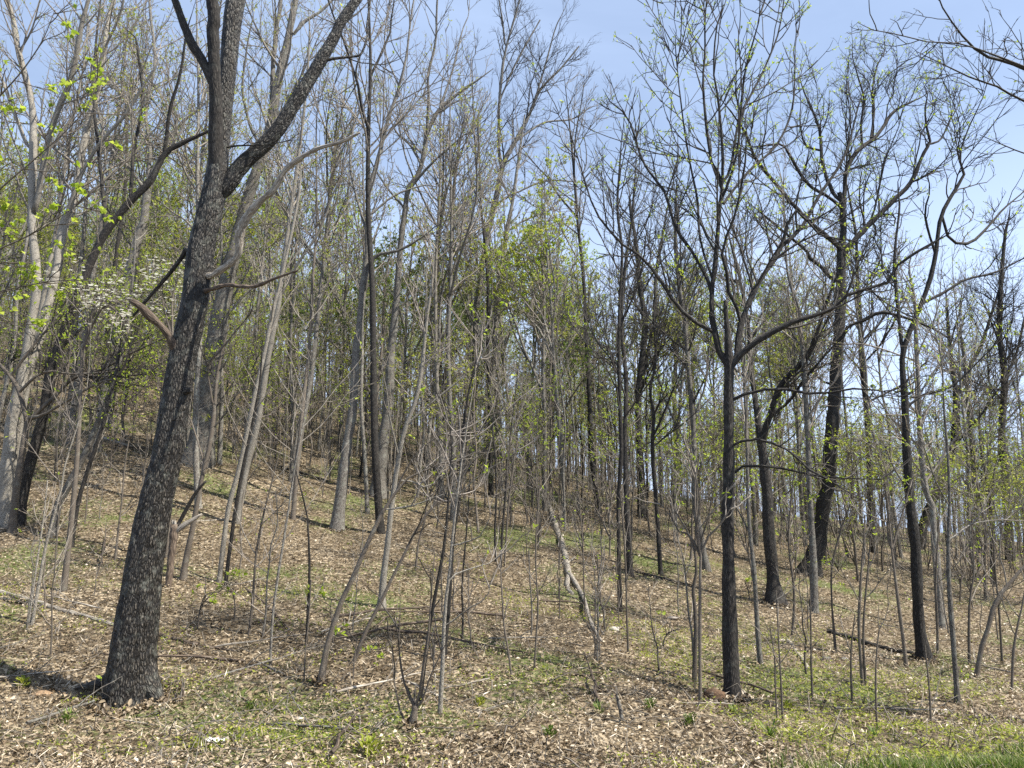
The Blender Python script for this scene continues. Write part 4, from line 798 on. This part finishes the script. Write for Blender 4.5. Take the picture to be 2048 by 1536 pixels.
log('fallen_branch', 'thin dead branch sloping down right beside the grey slim tree', 'branch', '471,1164,4 520,1200,4 560,1240,4 593,1279,3', 'rot')
log('fallen_branch', 'thin branch lying below the brown fallen pole', 'branch', '506,1321,4 545,1340,4 586,1359,3', 'dead')
log('fallen_branch', 'dark short fallen branch propped on the open right ground', 'branch', '1650,1405,5 1668,1378,4 1700,1348,3', 'rot')
log('fallen_branch', 'pale fallen branch high on the bank behind the massive oak', 'branch', '202,878,5 230,885,5 258,893,4', 'dead')
log('fallen_branch', 'fallen branch lying behind the many stemmed shrub', 'branch', '795,1360,5 830,1372,5 870,1390,5 900,1405,4', 'dead')
log('fallen_branch', 'dark branch lying on the crest under the flared grey tree', 'branch', '560,935,5 610,950,5 660,965,4', 'dark')
log('fallen_branch', 'pale stick on the slope behind the foot of the massive oak', 'branch', '378,1045,4 410,1043,4 450,1040,3', 'dead')
log('fallen_branch', 'thin bleached stick in the foreground leaves at the lower left', 'branch', '150,1424,3 220,1437,3 310,1452,3 360,1458,2', 'dead')
log('fallen_branch', 'bleached stick reaching toward the bottom left corner leaves', 'branch', '480,1395,3 560,1440,3 640,1478,2', 'dead')
log('fallen_branch', 'crooked stick among leaves near the white scrap', 'branch', '600,1450,3 660,1436,3 700,1425,2', 'dead')
log('fallen_branch', 'dark rotting branch on the ground left of the broken grey stake', 'branch', '1120,1350,6 1150,1352,6 1180,1356,5', 'rot')
log('fallen_branch', 'dark branch lying left of the swollen footed oak', 'branch', '1225,1138,5 1290,1150,6 1350,1165,5 1400,1178,4', 'dark')

def stake(label, px, mat, name='broken_stub', cat='snag', split=True):
    a = parse(px); Y = hit(a[0, 0], a[0, 1]); P = np.array([at(x, y, Y) for x, y, _ in a]); P[0, 2] -= .08; Rr = a[:, 2] / 2 * Y / F
    loc = P[0] + [0, 0, .08]; M = Mesh(); Pl, Rl = resample(P, Rr, 16); r = np.random.default_rng(int(a[0, 0])); Pl += r.normal(size=Pl.shape) * Rl[:, None] * .08
    M.tubes(Pl, Rl * (1 + .1 * r.normal(size=16)), 9, cap=True); root = thing(name, label, cat, loc); M.build('stem', MAT[mat], root, loc=loc)
    S = Mesh(); tip = Pl[-1]
    for k in range(5):
        d = unit(Pl[-1] - Pl[-3]) + r.normal(size=3) * .18; q = np.array([tip - d * .03, tip + d * .05, tip + d * r.uniform(.07, .14)]) + r.normal(size=3) * Rl[-1] * .5; S.tubes(q, np.array([.4, .3, .05]) * Rl[-1], 4)
    S.build('splinters', MAT['dead'], root, loc=loc); return root, Y, loc
stake('short broken grey stake standing in the grass at the centre right', '1246,1445,7 1242,1425,8 1237,1405,7 1234,1392,6', 'grey', 'broken_stake', 'stake')
stake('small charred stub behind the right foot of the massive oak', '362,1402,8 364,1388,8 367,1374,5', 'rot')
rt, Yk, lk = stake('broken snag leaning against the right side of the massive oak', '336,1175,14 341,1130,14 346,1085,15 350,1050,16', 'rot', 'broken_snag', 'snag')
for px, mt, nm in (('350,1066,8 366,1052,12 385,1040,9 404,1028,4', 'dead', 'splinter'), ('356,1050,8 372,1020,8 392,985,7 412,962,4', 'dark', 'branch')):
    a = parse(px); P = np.array([at(x, y, Yk) for x, y, _ in a]); M = Mesh(); Pl, Rl = resample(P, a[:, 2] / 2 * Yk / F, 12); M.tubes(Pl, Rl, 8, cap=True); M.build(nm, MAT[mt], rt, loc=lk)

def stone(name, label, px, py, wpx, asp, col, seed, group=None, rough=.9):
    r = np.random.default_rng(seed); Y = hit(px, py); p = at(px, py, Y); p[2] = float(ground(p[0], p[1])); s = wpx / 2 * Y / F
    th = np.linspace(0, np.pi, 13)[:, None]; ph = np.linspace(0, 2 * np.pi, 19)[None, :-1]
    d = np.stack([np.sin(th) * np.cos(ph), np.sin(th) * np.sin(ph), np.cos(th) + 0 * ph], -1)
    k = 1 + .35 * (vnoise(d[..., 0] * 1.7 + seed, d[..., 1] * 1.7 + d[..., 2] * 2, seed) - .5) + .22 * (vnoise(d[..., 0] * 4 + seed, d[..., 2] * 4 + d[..., 1] * 3, seed + 1) - .5)
    V = d * k[..., None] * s * np.array([1, .8, asp]); m = 18
    i = np.arange(12)[:, None] * m; j = np.arange(m)[None]; jn = (j + 1) % m; Q = np.stack([i + j, i + jn, i + m + jn, i + m + j], -1)
    M = Mesh(); M.add(V, Q, V.copy()); key = 'stone_%d_%d' % (int(col[0] * 100), seed)
    o = M.build(name, bark(key.replace('0.', ''), tuple(c * .45 for c in col), tuple(c * .8 for c in col), col, lichen_amt=.2, scale=30, stretch=1, bump=.006), None); o.location = p + [0, 0, s * asp * .25]; tag(o, label, 'stone' if name != 'earth_mound' else 'mound', group)
stone('earth_mound', 'brown rounded mound of earth against the foot of the young oak', 1430, 1397, 44, .62, (.17, .10, .055), 5)
stone('stone', 'pale grey stone lying below the dark mossy log', 1690, 1321, 15, .6, (.46, .43, .40), 6)
stone('stone', 'dark stone beside the pale grey one below the mossy log', 1652, 1322, 22, .6, (.10, .085, .07), 7)
stone('stone', 'whitish stone on the leaves right of the forked fallen log', 1229, 1262, 22, .5, (.52, .47, .42), 8)
stone('stone', 'greyish flat stone on the slope, right of the whitish one', 1345, 1238, 26, .35, (.38, .33, .28), 9)
stone('stone', 'tan flat stone in the shade left of the massive oak', 85, 1390, 34, .35, (.36, .24, .14), 10)
stone('stone', 'pale flat stone in the foreground leaves right of the massive oak', 596, 1440, 20, .4, (.56, .50, .44), 11)
# crumpled white scrap in the foreground leaves
def scrap():
    r = np.random.default_rng(4); p = hitp(428, 1492, .02); g = np.linspace(-.5, .5, 9); X, Y = np.meshgrid(g * .22, g * .16, indexing='ij'); Z = .03 + .055 * vnoise(X * 24 + 3, Y * 24, 8) - .02
    i = np.arange(8)[:, None] * 9; j = np.arange(8)[None]; M = Mesh(); M.add(np.stack([X + .02 * vnoise(Y * 30, X * 30, 2), Y, Z], -1), np.stack([i + j, i + 9 + j, i + 10 + j, i + j + 1], -1)); m, t, b = nodes('white_plastic'); b.inputs['Base Color'].default_value = (.7, .7, .68, 1); b.inputs['Roughness'].default_value = .4
    o = M.build('litter_scrap', m, smooth=False); o.location = p; tag(o, 'crumpled white scrap lying among leaves near the bottom edge', 'litter')
scrap()

def drifts():
    r = np.random.default_rng(17); M = Mesh()
    for x, y, w_, n in ((262, 1402, 110, 520), (1465, 1400, 40, 200), (1552, 1208, 36, 160), (1616, 1150, 40, 160), (1850, 1323, 30, 140), (757, 993, 34, 130), (674, 1060, 25, 110), (640, 1368, 14, 60), (393, 930, 52, 160), (825, 1460, 16, 80)):
        Y = hit(x, y); p = at(x, y, Y); rad = w_ / 2 * Y / F; a = r.random(n) * 6.283; d = rad * (.95 + np.abs(r.normal(size=n)) * .45); X = p[0] + np.cos(a) * d; Yy = p[1] + np.sin(a) * d
        Z = ground(X, Yy) + .012 + .07 * np.exp(-(d - rad) / .12) * r.random(n); b = r.random(n) * 6.283; D = unit(np.stack([np.cos(b), np.sin(b), r.normal(size=n) * .5], 1)); Nn = unit(np.stack([np.cos(a) * .8, np.sin(a) * .8, np.ones(n)], 1) + r.normal(size=(n, 3)) * .4); Ln = .04 + .05 * r.random(n)
        M.leaves(np.stack([X, Yy, Z], 1), D, Nn, Ln, Ln * .6, np.clip(r.normal(.36, .2, n), 0, 1), six=True, fold=.22)
    o = M.build('leaf_drifts', MAT['litter'], kind='stuff', smooth=False); tag(o, 'brown dead leaves drifted against the feet of the larger trees')
drifts()

# ------------------------------------------------------------------ repeated trees: one of each kind, then copies
def proto_tree(name, seed, H, r0, cs, mat, twig, leaf, lmat, o, forks=2, lean=.03):
    r = np.random.default_rng(seed); z = np.linspace(0, 1, 9)
    P = np.stack([np.cumsum(r.normal(0, lean, 9)) * H * .12, np.cumsum(r.normal(0, lean, 9)) * H * .12, z * H], 1); P[0, :2] = 0; P[0, 2] = -.25
    Rr = r0 * (1 - z) ** .75 + .008; root = thing(name, 'x', 'tree', (0, 0, 0))
    Pt, Rt = resample(P, Rr, 30); T = Mesh(); T.tubes(Pt, flare(Pt, Rt, .35, .3), 8); stems = [(P, Rr, cs)]
    for k in range(forks):
        t = r.uniform(cs * .85, .75); b, q = spawn(r, Pt[None], Rt[None], np.array([0]), np.array([t]), np.array([H * (1 - t) * r.uniform(.7, .95)]), np.array([R(r.uniform(18, 38))]), .06, .10, 9, .75, .008, False)
        stems.append((b[0], q[0], .25)); T.tubes(b, q, 6)
    T.build('trunk', MAT[mat], root)
    br, tw, lf = ramify(r, stems, o, leaf=leaf)
    br.build('branches', MAT[twig], root, 'stuff'); tw.build('twigs', MAT[twig], root, 'stuff')
    if lf: lf.build('foliage', MAT[lmat], root, 'stuff', smooth=False)
    return root
PO = dict(d1=1.6, d2=1.9, d3=2.3, l1=.27, rt=.0045, up=.09, curl=.15)
tall = [proto_tree('bare_tree', 200, 19, 0.108, .48, 'grey', 'twig', (.35, .06, 3), 'leaf', PO), proto_tree('bare_tree', 201, 17, 0.086, .45, 'grey', 'twig', (.35, .07, 3), 'leaf', PO, 3),
        proto_tree('bare_tree', 202, 21, 0.122, .52, 'dark', 'twig', None, None, PO), proto_tree('bare_tree', 203, 15, 0.065, .4, 'smooth', 'twig', (.4, .07, 3), 'leaf', PO, 1),
        proto_tree('bare_tree', 204, 18, 0.094, .42, 'pale', 'twig', None, None, PO, 2, .05), proto_tree('bare_tree', 205, 16, 0.072, .5, 'grey', 'twig', (.15, .07, 2), 'leaf', PO, 2, .05)]
maple = [proto_tree('young_maple', 250 + k, h, .04, .25, 'smooth', 'twig', (.8, .07, 4), lm, dict(d1=2.6, d2=2.2, d3=2.2, l1=.42, rt=.003, up=.0, ang=62), 2, .08) for k, (h, lm) in enumerate([(5.5, 'bleaf'), (7, 'leaf')])]
leafy = [proto_tree('leafing_tree', 210, 14, .10, .35, 'grey', 'twig', (.7, .10, 5), 'leaf', PO), proto_tree('leafing_tree', 211, 12, .08, .3, 'smooth', 'twig', (.75, .10, 6), 'mleaf', PO, 3), proto_tree('leafing_tree', 212, 15, .09, .3, 'grey', 'twig', (.8, .08, 7), 'bleaf', PO, 3)]
small = [proto_tree('slender_tree', 220 + k, h, .045, .35, mt, tw, lf, 'leaf', dict(d1=1.8, d2=1.8, d3=1.6, l1=.2, rt=.004, up=.08), 1, .06) for k, (h, mt, tw, lf) in
         enumerate([(8, 'grey', 'twig', None), (6.5, 'smooth', 'twig', (.2, .06, 2)), (9.5, 'pale', 'ptwig', None), (5, 'smooth', 'twig', (.4, .06, 3)), (7.5, 'dark', 'dtwig', None)])]
brush = [proto_tree('understory_bush', 230 + k, h, .018, .12, 'smooth', tw, lf, lm, dict(d1=3.0, d2=1.8, d3=1.4, l1=.34, rt=.0022, up=.06, curl=.16), 4, .08) for k, (h, tw, lf, lm) in
         enumerate([(2.4, 'twig', None, None), (3.0, 'ptwig', (.12, .045, 2), 'bleaf'), (1.8, 'twig', (.35, .045, 3), 'leaf'), (2.8, 'ptwig', None, None)])]
whip = [proto_tree('whip_sapling', 260 + k, h, .009, .18, mt, tw, lf, 'bleaf', dict(d1=5.5, d2=1.8, d3=1.2, l1=.24, rt=.0016, up=.04, ang=50), 0, .10) for k, (h, mt, tw, lf) in
        enumerate([(1.7, 'smooth', 'twig', None), (2.4, 'grey', 'ptwig', (.12, .045, 2)), (1.3, 'smooth', 'ptwig', (.25, .045, 3)), (3.1, 'smooth', 'twig', (.08, .045, 2))])]
def proto_stick(seed, L, r0, mat):
    r = np.random.default_rng(seed); n = 9; u = np.linspace(0, 1, n); P = np.stack([(u - .5) * L, np.cumsum(r.normal(0, .02, n)) * L * .4, .03 + np.abs(np.cumsum(r.normal(0, .012, n))) * L * .4], 1); Rr = r0 * (1 - u * .7) * (1 + .15 * r.normal(size=n))
    root = thing('fallen_branch', 'x', 'branch', (0, 0, 0)); Pt, Rt = resample(P, Rr, 20); M = Mesh(); M.tubes(Pt, Rt, 6, cap=True); M.build('stem', MAT[mat], root)
    k = 5; B, q = spawn(r, Pt[None], Rt[None], np.zeros(k, int), .25 + .7 * r.random(k), L * (.15 + .25 * r.random(k)), R(35) + .4 * r.random(k), -.02, .1, 6, .5, .0025); M = Mesh(); M.tubes(B, q, 4); M.build('twigs', MAT[mat], root); return root
sticks = [proto_stick(270, 1.3, .014, 'dead'), proto_stick(271, 2.1, .022, 'rot'), proto_stick(272, .9, .010, 'twig'), proto_stick(273, 1.7, .017, 'grey')]
def herb(seed, n, L, W, mat):
    r = np.random.default_rng(seed); root = thing('herb_clump', 'x', 'plant', (0, 0, 0)); M = Mesh()
    for rows, (lo, hi) in ((0, (0, .06)), (1, (.03, .12)), (2, (.08, .16))):
        a = r.random(n) * 6.283; rad = r.random(n) * .10; D = unit(np.stack([np.cos(a), np.sin(a), .35 + .7 * r.random(n)], 1)); c = np.stack([np.cos(a) * rad, np.sin(a) * rad, lo + (hi - lo) * r.random(n)], 1)
        M.leaves(c, D, unit(np.stack([-np.cos(a) * .5, -np.sin(a) * .5, np.ones(n)], 1)), L * (.6 + .7 * r.random(n)), W * (.7 + .5 * r.random(n)), r.random(n), six=True, fold=.2)
    M.build('foliage', MAT[mat], root, 'stuff', smooth=False); S = Mesh(); a = r.random(6) * 6.283; b = np.stack([np.cos(a) * .03, np.sin(a) * .03, 0 * a - .02], 1)
    S.tubes(np.stack([b, b * 2 + [0, 0, .08], b * 3 + [0, 0, .16]], 1), np.tile([.003, .0025, .0015], (6, 1)), 3); S.build('stems', MAT['grass'], root); return root
herbs = [herb(280, 22, .07, .035, 'leaf'), herb(281, 22, .06, .03, 'mleaf'), herb(282, 12, .12, .022, 'grass')]
def proto_pine(name, seed, H, r0, cs):
    r = np.random.default_rng(seed); z = np.linspace(0, 1, 9); P = np.stack([np.cumsum(r.normal(0, .02, 9)) * H * .1, np.cumsum(r.normal(0, .02, 9)) * H * .1, z * H], 1); P[0] = (0, 0, -.25)
    Rr = r0 * (1 - z) ** .8 + .01; root = thing(name, 'x', 'tree', (0, 0, 0)); Pt, Rt = resample(P, Rr, 24); T = Mesh(); T.tubes(Pt, Rt, 8); T.build('trunk', MAT['smooth'], root)
    n = int(H * 5.5); t = cs + (1 - cs) * r.random(n); L = (1 - (t - cs) / (1.02 - cs)) ** .7 * H * .17 * (.6 + .6 * r.random(n)) + .2
    B, q = spawn(r, Pt[None], Rt[None], np.zeros(n, int), t, L, R(78) * (.8 + .3 * r.random(n)), .05, .08, 7, .3, .006); M = Mesh(); M.tubes(B, q, 4)
    k = int(L.sum() * 5); pi = r.choice(n, k, p=L / L.sum()); B2, q2 = spawn(r, B, q, pi, .3 + .7 * r.random(k), .25 + .3 * r.random(k), np.full(k, R(45)), .03, .1, 4, .6, .004); M.tubes(B2, q2, 3); M.build('branches', MAT['twig'], root, 'stuff')
    tips = np.concatenate([B2[:, -1], B2[:, 2], B2[:, 1], B[:, -1]]); nn = 9; c = np.repeat(tips, nn, 0); m = len(c); D = unit(r.normal(size=(m, 3)) + [0, 0, .5]); Ff = Mesh()
    Ff.leaves(c + r.normal(size=(m, 3)) * .04, D, unit(r.normal(size=(m, 3))), .10 + .08 * r.random(m), np.full(m, .022), r.random(m)); Ff.build('needles', MAT['needle'], root, 'stuff', smooth=False)
    return root
pines = [proto_pine('pine_tree', 240, 17, .16, .5), proto_pine('pine_tree', 241, 9, .08, .2)]

used = {}
sr = np.random.default_rng(77)
def region(x, y):
    a = x / y
    side = 'up the left hillside' if a < -.32 else 'behind the middle slope' if a < -.05 else 'at the central crest' if a < .22 else 'beyond the right oaks'
    far = 'nearer row' if y < 36 else 'middle distance' if y < 62 else 'far off'
    return side, far
NAMES = {'tall': ['tall grey barked tree', 'tall grey tree with thin new leaf', 'tall dark barked tree', 'brown barked tree with sparse new leaf', 'tall pale barked tree', 'crooked dark barked tree'],
         'leafy': ['grey tree in yellow green leaf', 'brown tree in mid green leaf', 'tall grey tree misted with bright leaf'], 'small': ['slender grey bare tree', 'slender brown leaf flecked tree', 'slender pale bare tree', 'small brown tree in new leaf', 'slender dark bare tree'],
         'whip': ['thin brown whip sapling', 'thin pale whip sapling', 'short whip sapling tipped with leaf', 'tall thin brown whip sapling'], 'maple': ['young maple in bright new leaf', 'young maple in soft yellow green leaf'], 'brush': ['twiggy brown bare bush', 'pale twiggy bush flecked with leaf', 'low bush in new leaf', 'pale bare twiggy bush']}
def put(kind, protos, x, y, s, label=None):
    k = int(sr.integers(len(protos))); p = protos[k]; z = float(ground(x, y)); side, far = region(x, y)
    lb = label or '%s %s, %s' % (NAMES[kind][k], side, far); grp = lb
    til = (sr.normal() * .035, sr.normal() * .035 + .02)
    if p.name not in used:
        used[p.name] = 1; p.location = (x, y, z); p.rotation_euler = (til[0], til[1], sr.uniform(0, 6.28)); p.scale = (s,) * 3; p['label'] = lb; p['group'] = grp; return p
    return copy_thing(p, (x, y, z), sr.uniform(0, 6.28), s, lb, grp, til)
placed = []
def scatter(kind, protos, n, y0, y1, dmin, smin, smax, f=lambda a, y: 1.0, pw=.5):
    c = 0; tries = 0
    while c < n and tries < n * 30:
        tries += 1; y = math.exp(sr.uniform(math.log(y0), math.log(y1))) if pw == 0 else math.sqrt(sr.uniform(y0 ** 2, y1 ** 2)); a = sr.uniform(-.78, .78); x = a * y
        if sr.random() > f(a, y): continue
        if any((x - q[0]) ** 2 + (y - q[1]) ** 2 < dmin ** 2 for q in placed): continue
        placed.append((x, y)); put(kind, protos, x, y, sr.uniform(smin, smax)); c += 1
scatter('tall', tall, 15, 22, 31, 2.2, .85, 1.05, lambda a, y: -.68 < a < -.06)
scatter('tall', tall, 150, 31, 105, 1.5, .72, 1.08, lambda a, y: (1.0 if a < 0 else .38) * (.35 if .02 < a < .16 and y < 60 else 1))
scatter('leafy', leafy, 200, 27, 95, 1.5, .7, 1.05, lambda a, y: 1.0 if a < .12 else .3)
scatter('maple', maple, 180, 24.5, 54, 1.6, .6, 1.1, lambda a, y: (1.0 if a < .2 else .5) * (1 if y > 24 else .3))
scatter('small', small, 260, 29, 75, .6, .6, 1.1, lambda a, y: 1.0 if a < .15 else .5)
scatter('brush', brush, 130, 23, 60, .6, .6, 1.15, lambda a, y: 1, 0)
for x, y, s, k, lb in [(-21, 62, 1.0, 0, 'dark pine on the left hillside, left of the massive oak trunk'), (-27, 70, 1.0, 0, 'dark pine high on the left hillside skyline'), (-18, 72, .9, 0, 'dark pine on the hillside behind the flowering dogwoods'), (-33, 66, .9, 0, 'dark pine at the left edge of the hillside skyline'),
                       (12.5, 52, 1.02, 0, 'dark pine crown behind the young oak'), (17.5, 50, .95, 0, 'dark pine crown left of the thickest oak'), (-1.0, 29, .5, 1, 'soft green cedar bush on the crest at the centre'), (.8, 31, .55, 1, 'soft green cedar above the fallen log'),
                       (-5, 60, 1, 0, 'pine on the hilltop behind the tall centre tree'), (2.5, 47, .8, 0, 'pine standing beyond the crest at the centre')]:
    p = pines[k]; z = float(ground(x, y))
    if p.name not in used: used[p.name] = 1; p.location = (x, y, z); p.scale = (s,) * 3; p['label'] = lb; p['group'] = 'pines'
    else: copy_thing(p, (x, y, z), sr.uniform(0, 6.28), s, lb, 'pines')
for x, y, s, k, lb in [(1.6, 33, .85, 1, 'fresh green leafing tree at the centre gap'), (-1.2, 36, .95, 0, 'fresh green leafing tree behind the tall centre tree'), (4.2, 38, .75, 1, 'small green leafing tree right of the centre gap')]:
    copy_thing(leafy[k], (x, y, float(ground(x, y))), sr.uniform(0, 6.28), s, lb, 'fresh green trees near the centre gap')

for x in range(48):
    y = math.exp(sr.uniform(math.log(11.5), math.log(30))); a = sr.uniform(-.72, .72); put('whip', whip, a * y, y, sr.uniform(.6, 1.15))
LBS = {0: 'pale dead stick', 1: 'brown rotting pole', 2: 'short thin twiggy stick', 3: 'grey fallen branch'}
for x in range(70):
    y = math.exp(sr.uniform(math.log(8.5), math.log(34))); a = sr.uniform(-.7, .7); k = int(sr.integers(4)); p = sticks[k]; s_ = sr.uniform(.6, 1.25); side, far = region(a * y, y * 1.6)
    lb = '%s lying in the leaf litter %s, %s' % (LBS[k], {'up the left hillside': 'left of the massive oak', 'behind the middle slope': 'on the middle slope', 'at the central crest': 'around the fallen log', 'beyond the right oaks': 'among the right oaks'}[side], 'in front' if y < 16 else 'higher up')
    rz = sr.uniform(0, 6.28); e = .5; c_, s2 = math.cos(rz), math.sin(rz); X0, Y0 = a * y, y; sl_x = float(ground(X0 + c_ * e, Y0 + s2 * e) - ground(X0 - c_ * e, Y0 - s2 * e)) / (2 * e)
    if p.name not in used: used[p.name] = 1; o_ = p
    else: o_ = copy_thing(p, (0, 0, 0), 0, 1)
    o_.location = (X0, Y0, float(ground(X0, Y0)) + .02); o_.rotation_euler = (0, -math.atan(sl_x), rz); o_.scale = (s_,) * 3; o_['label'] = lb; o_['group'] = lb
for k, (px, py, s_, lb) in enumerate([(740, 1512, 1.5, 'lush bright green herb clump at the bottom edge, left of the centre'), (500, 1424, 1.1, 'green herb clump right of the foot of the massive oak'), (135, 1448, 1.2, 'leafy herb clump at the lower left corner'), (45, 1376, 1.2, 'herb clump in the shadow strip left of the massive oak'),
        (282, 1412, .9, 'small herb against the root of the massive oak'), (1540, 1482, 1.3, 'green clump in the foreground below the two close whips'), (1575, 1420, 1.0, 'dark green herb clump beside the two close whips'), (1300, 1420, 1.2, 'broad green clump right of the broken grey stake'),
        (1200, 1430, 1.1, 'grassy clump left of the broken grey stake'), (960, 1415, 1.1, 'low green clump right of the whitish sapling foot'), (1380, 1452, 1.2, 'grassy clump below the low forking small tree'), (1750, 1480, 1.1, 'green clump near the verge below the log'), (400, 1502, 1.1, 'green clump left of the crumpled white scrap'), (1100, 1480, 1.2, 'grassy green clump at the bottom centre'), (1470, 1430, 1.0, 'green herb under the young oak')]):
    p = herbs[k % 3]; loc = hitp(px, py)
    s_ *= .62
    if k < 3: p.location = loc; p.scale = (s_,) * 3; p['label'] = lb; p['group'] = 'herb clumps along the foot of the slope'
    else: copy_thing(p, loc, sr.uniform(0, 6.28), s_, lb, 'herb clumps along the foot of the slope')

# far thicket of thin stems, and the far woods closing the view
def thicket():
    r = np.random.default_rng(88); n = 4600; a = r.uniform(-.8, .8, n); y = np.sqrt(r.uniform(27 ** 2, 85 ** 2, n)); k = r.random(n) < np.where(a < .1, 1, .55); a, y = a[k], y[k]; x = a * y; n = len(x)
    h = r.uniform(2, 6.5, n); z = ground(x, y); u = np.linspace(0, 1, 5)[None, :, None]; lean = r.normal(size=(n, 1, 2)) * .09 * h[:, None, None]
    P = np.concatenate([np.stack([x, y], 1)[:, None] + lean * u ** 1.4 + r.normal(size=(n, 5, 2)) * .04, z[:, None, None] - .05 + u * h[:, None, None]], -1); Rr = (.016 * (1 - u[..., 0] * .8)) * r.uniform(.6, 1.5, (n, 1))
    M = Mesh(); M.tubes(P, Rr, 3); k = n * 5; pi = r.integers(0, n, k); B, q = spawn(r, P, Rr, pi, .25 + .74 * r.random(k), .3 + .9 * r.random(k), R(40) + .3 * r.random(k), .06, .15, 3, .5, .0045); M.tubes(B, q, 3)
    o = M.build('thicket', MAT['twig'], kind='stuff'); tag(o, 'hazy thicket of countless thin bare stems beneath the far trees')
    tips = B[:, -1]; kk = r.random(len(tips)) < .9; tips = np.repeat(tips[kk], 2, 0); m = len(tips); Fm = Mesh(); Fm.leaves(tips + r.normal(size=(m, 3)) * .12, unit(r.normal(size=(m, 3))), unit(r.normal(size=(m, 3)) * .6 + [0, 0, 1]), .05 + .05 * r.random(m), .05 + .02 * r.random(m), r.random(m))
    o = Fm.build('thicket_leaves', MAT['leaf'], kind='stuff', smooth=False); tag(o, 'specks of new green leaf floating through the thicket')
thicket()
def far_woods():
    r = np.random.default_rng(89); n = 520; a = r.uniform(-.85, .85, n); y = r.uniform(95, 240, n); x = a * y; z = ground(x, y); h = r.uniform(12, 19, n); u = np.linspace(0, 1, 6)[None, :, None]
    P = np.concatenate([np.stack([x, y], 1)[:, None] + r.normal(size=(n, 1, 2)) * .6 * u, z[:, None, None] - .3 + u * h[:, None, None]], -1); Rr = (.13 * (1 - u[..., 0] * .85)) * r.uniform(.5, 1.3, (n, 1)); M = Mesh(); M.tubes(P, Rr, 4)
    k = n * 11; pi = r.integers(0, n, k); B, q = spawn(r, P, Rr, pi, .35 + .62 * r.random(k), 1.2 + 2.4 * r.random(k), R(40) + .3 * r.random(k), .08, .14, 5, .4, .010); M.tubes(B, q, 3)
    k2 = k * 2; pi = r.integers(0, k, k2); B2, q2 = spawn(r, B, q, pi, .2 + .78 * r.random(k2), .5 + .8 * r.random(k2), R(40) + .3 * r.random(k2), .08, .16, 3, .6, .012); M.tubes(B2, q2, 3)
    o = M.build('far_woods', MAT['twig'], kind='stuff'); tag(o, 'distant woods closing the view as one pale grey mass of stems')
far_woods()
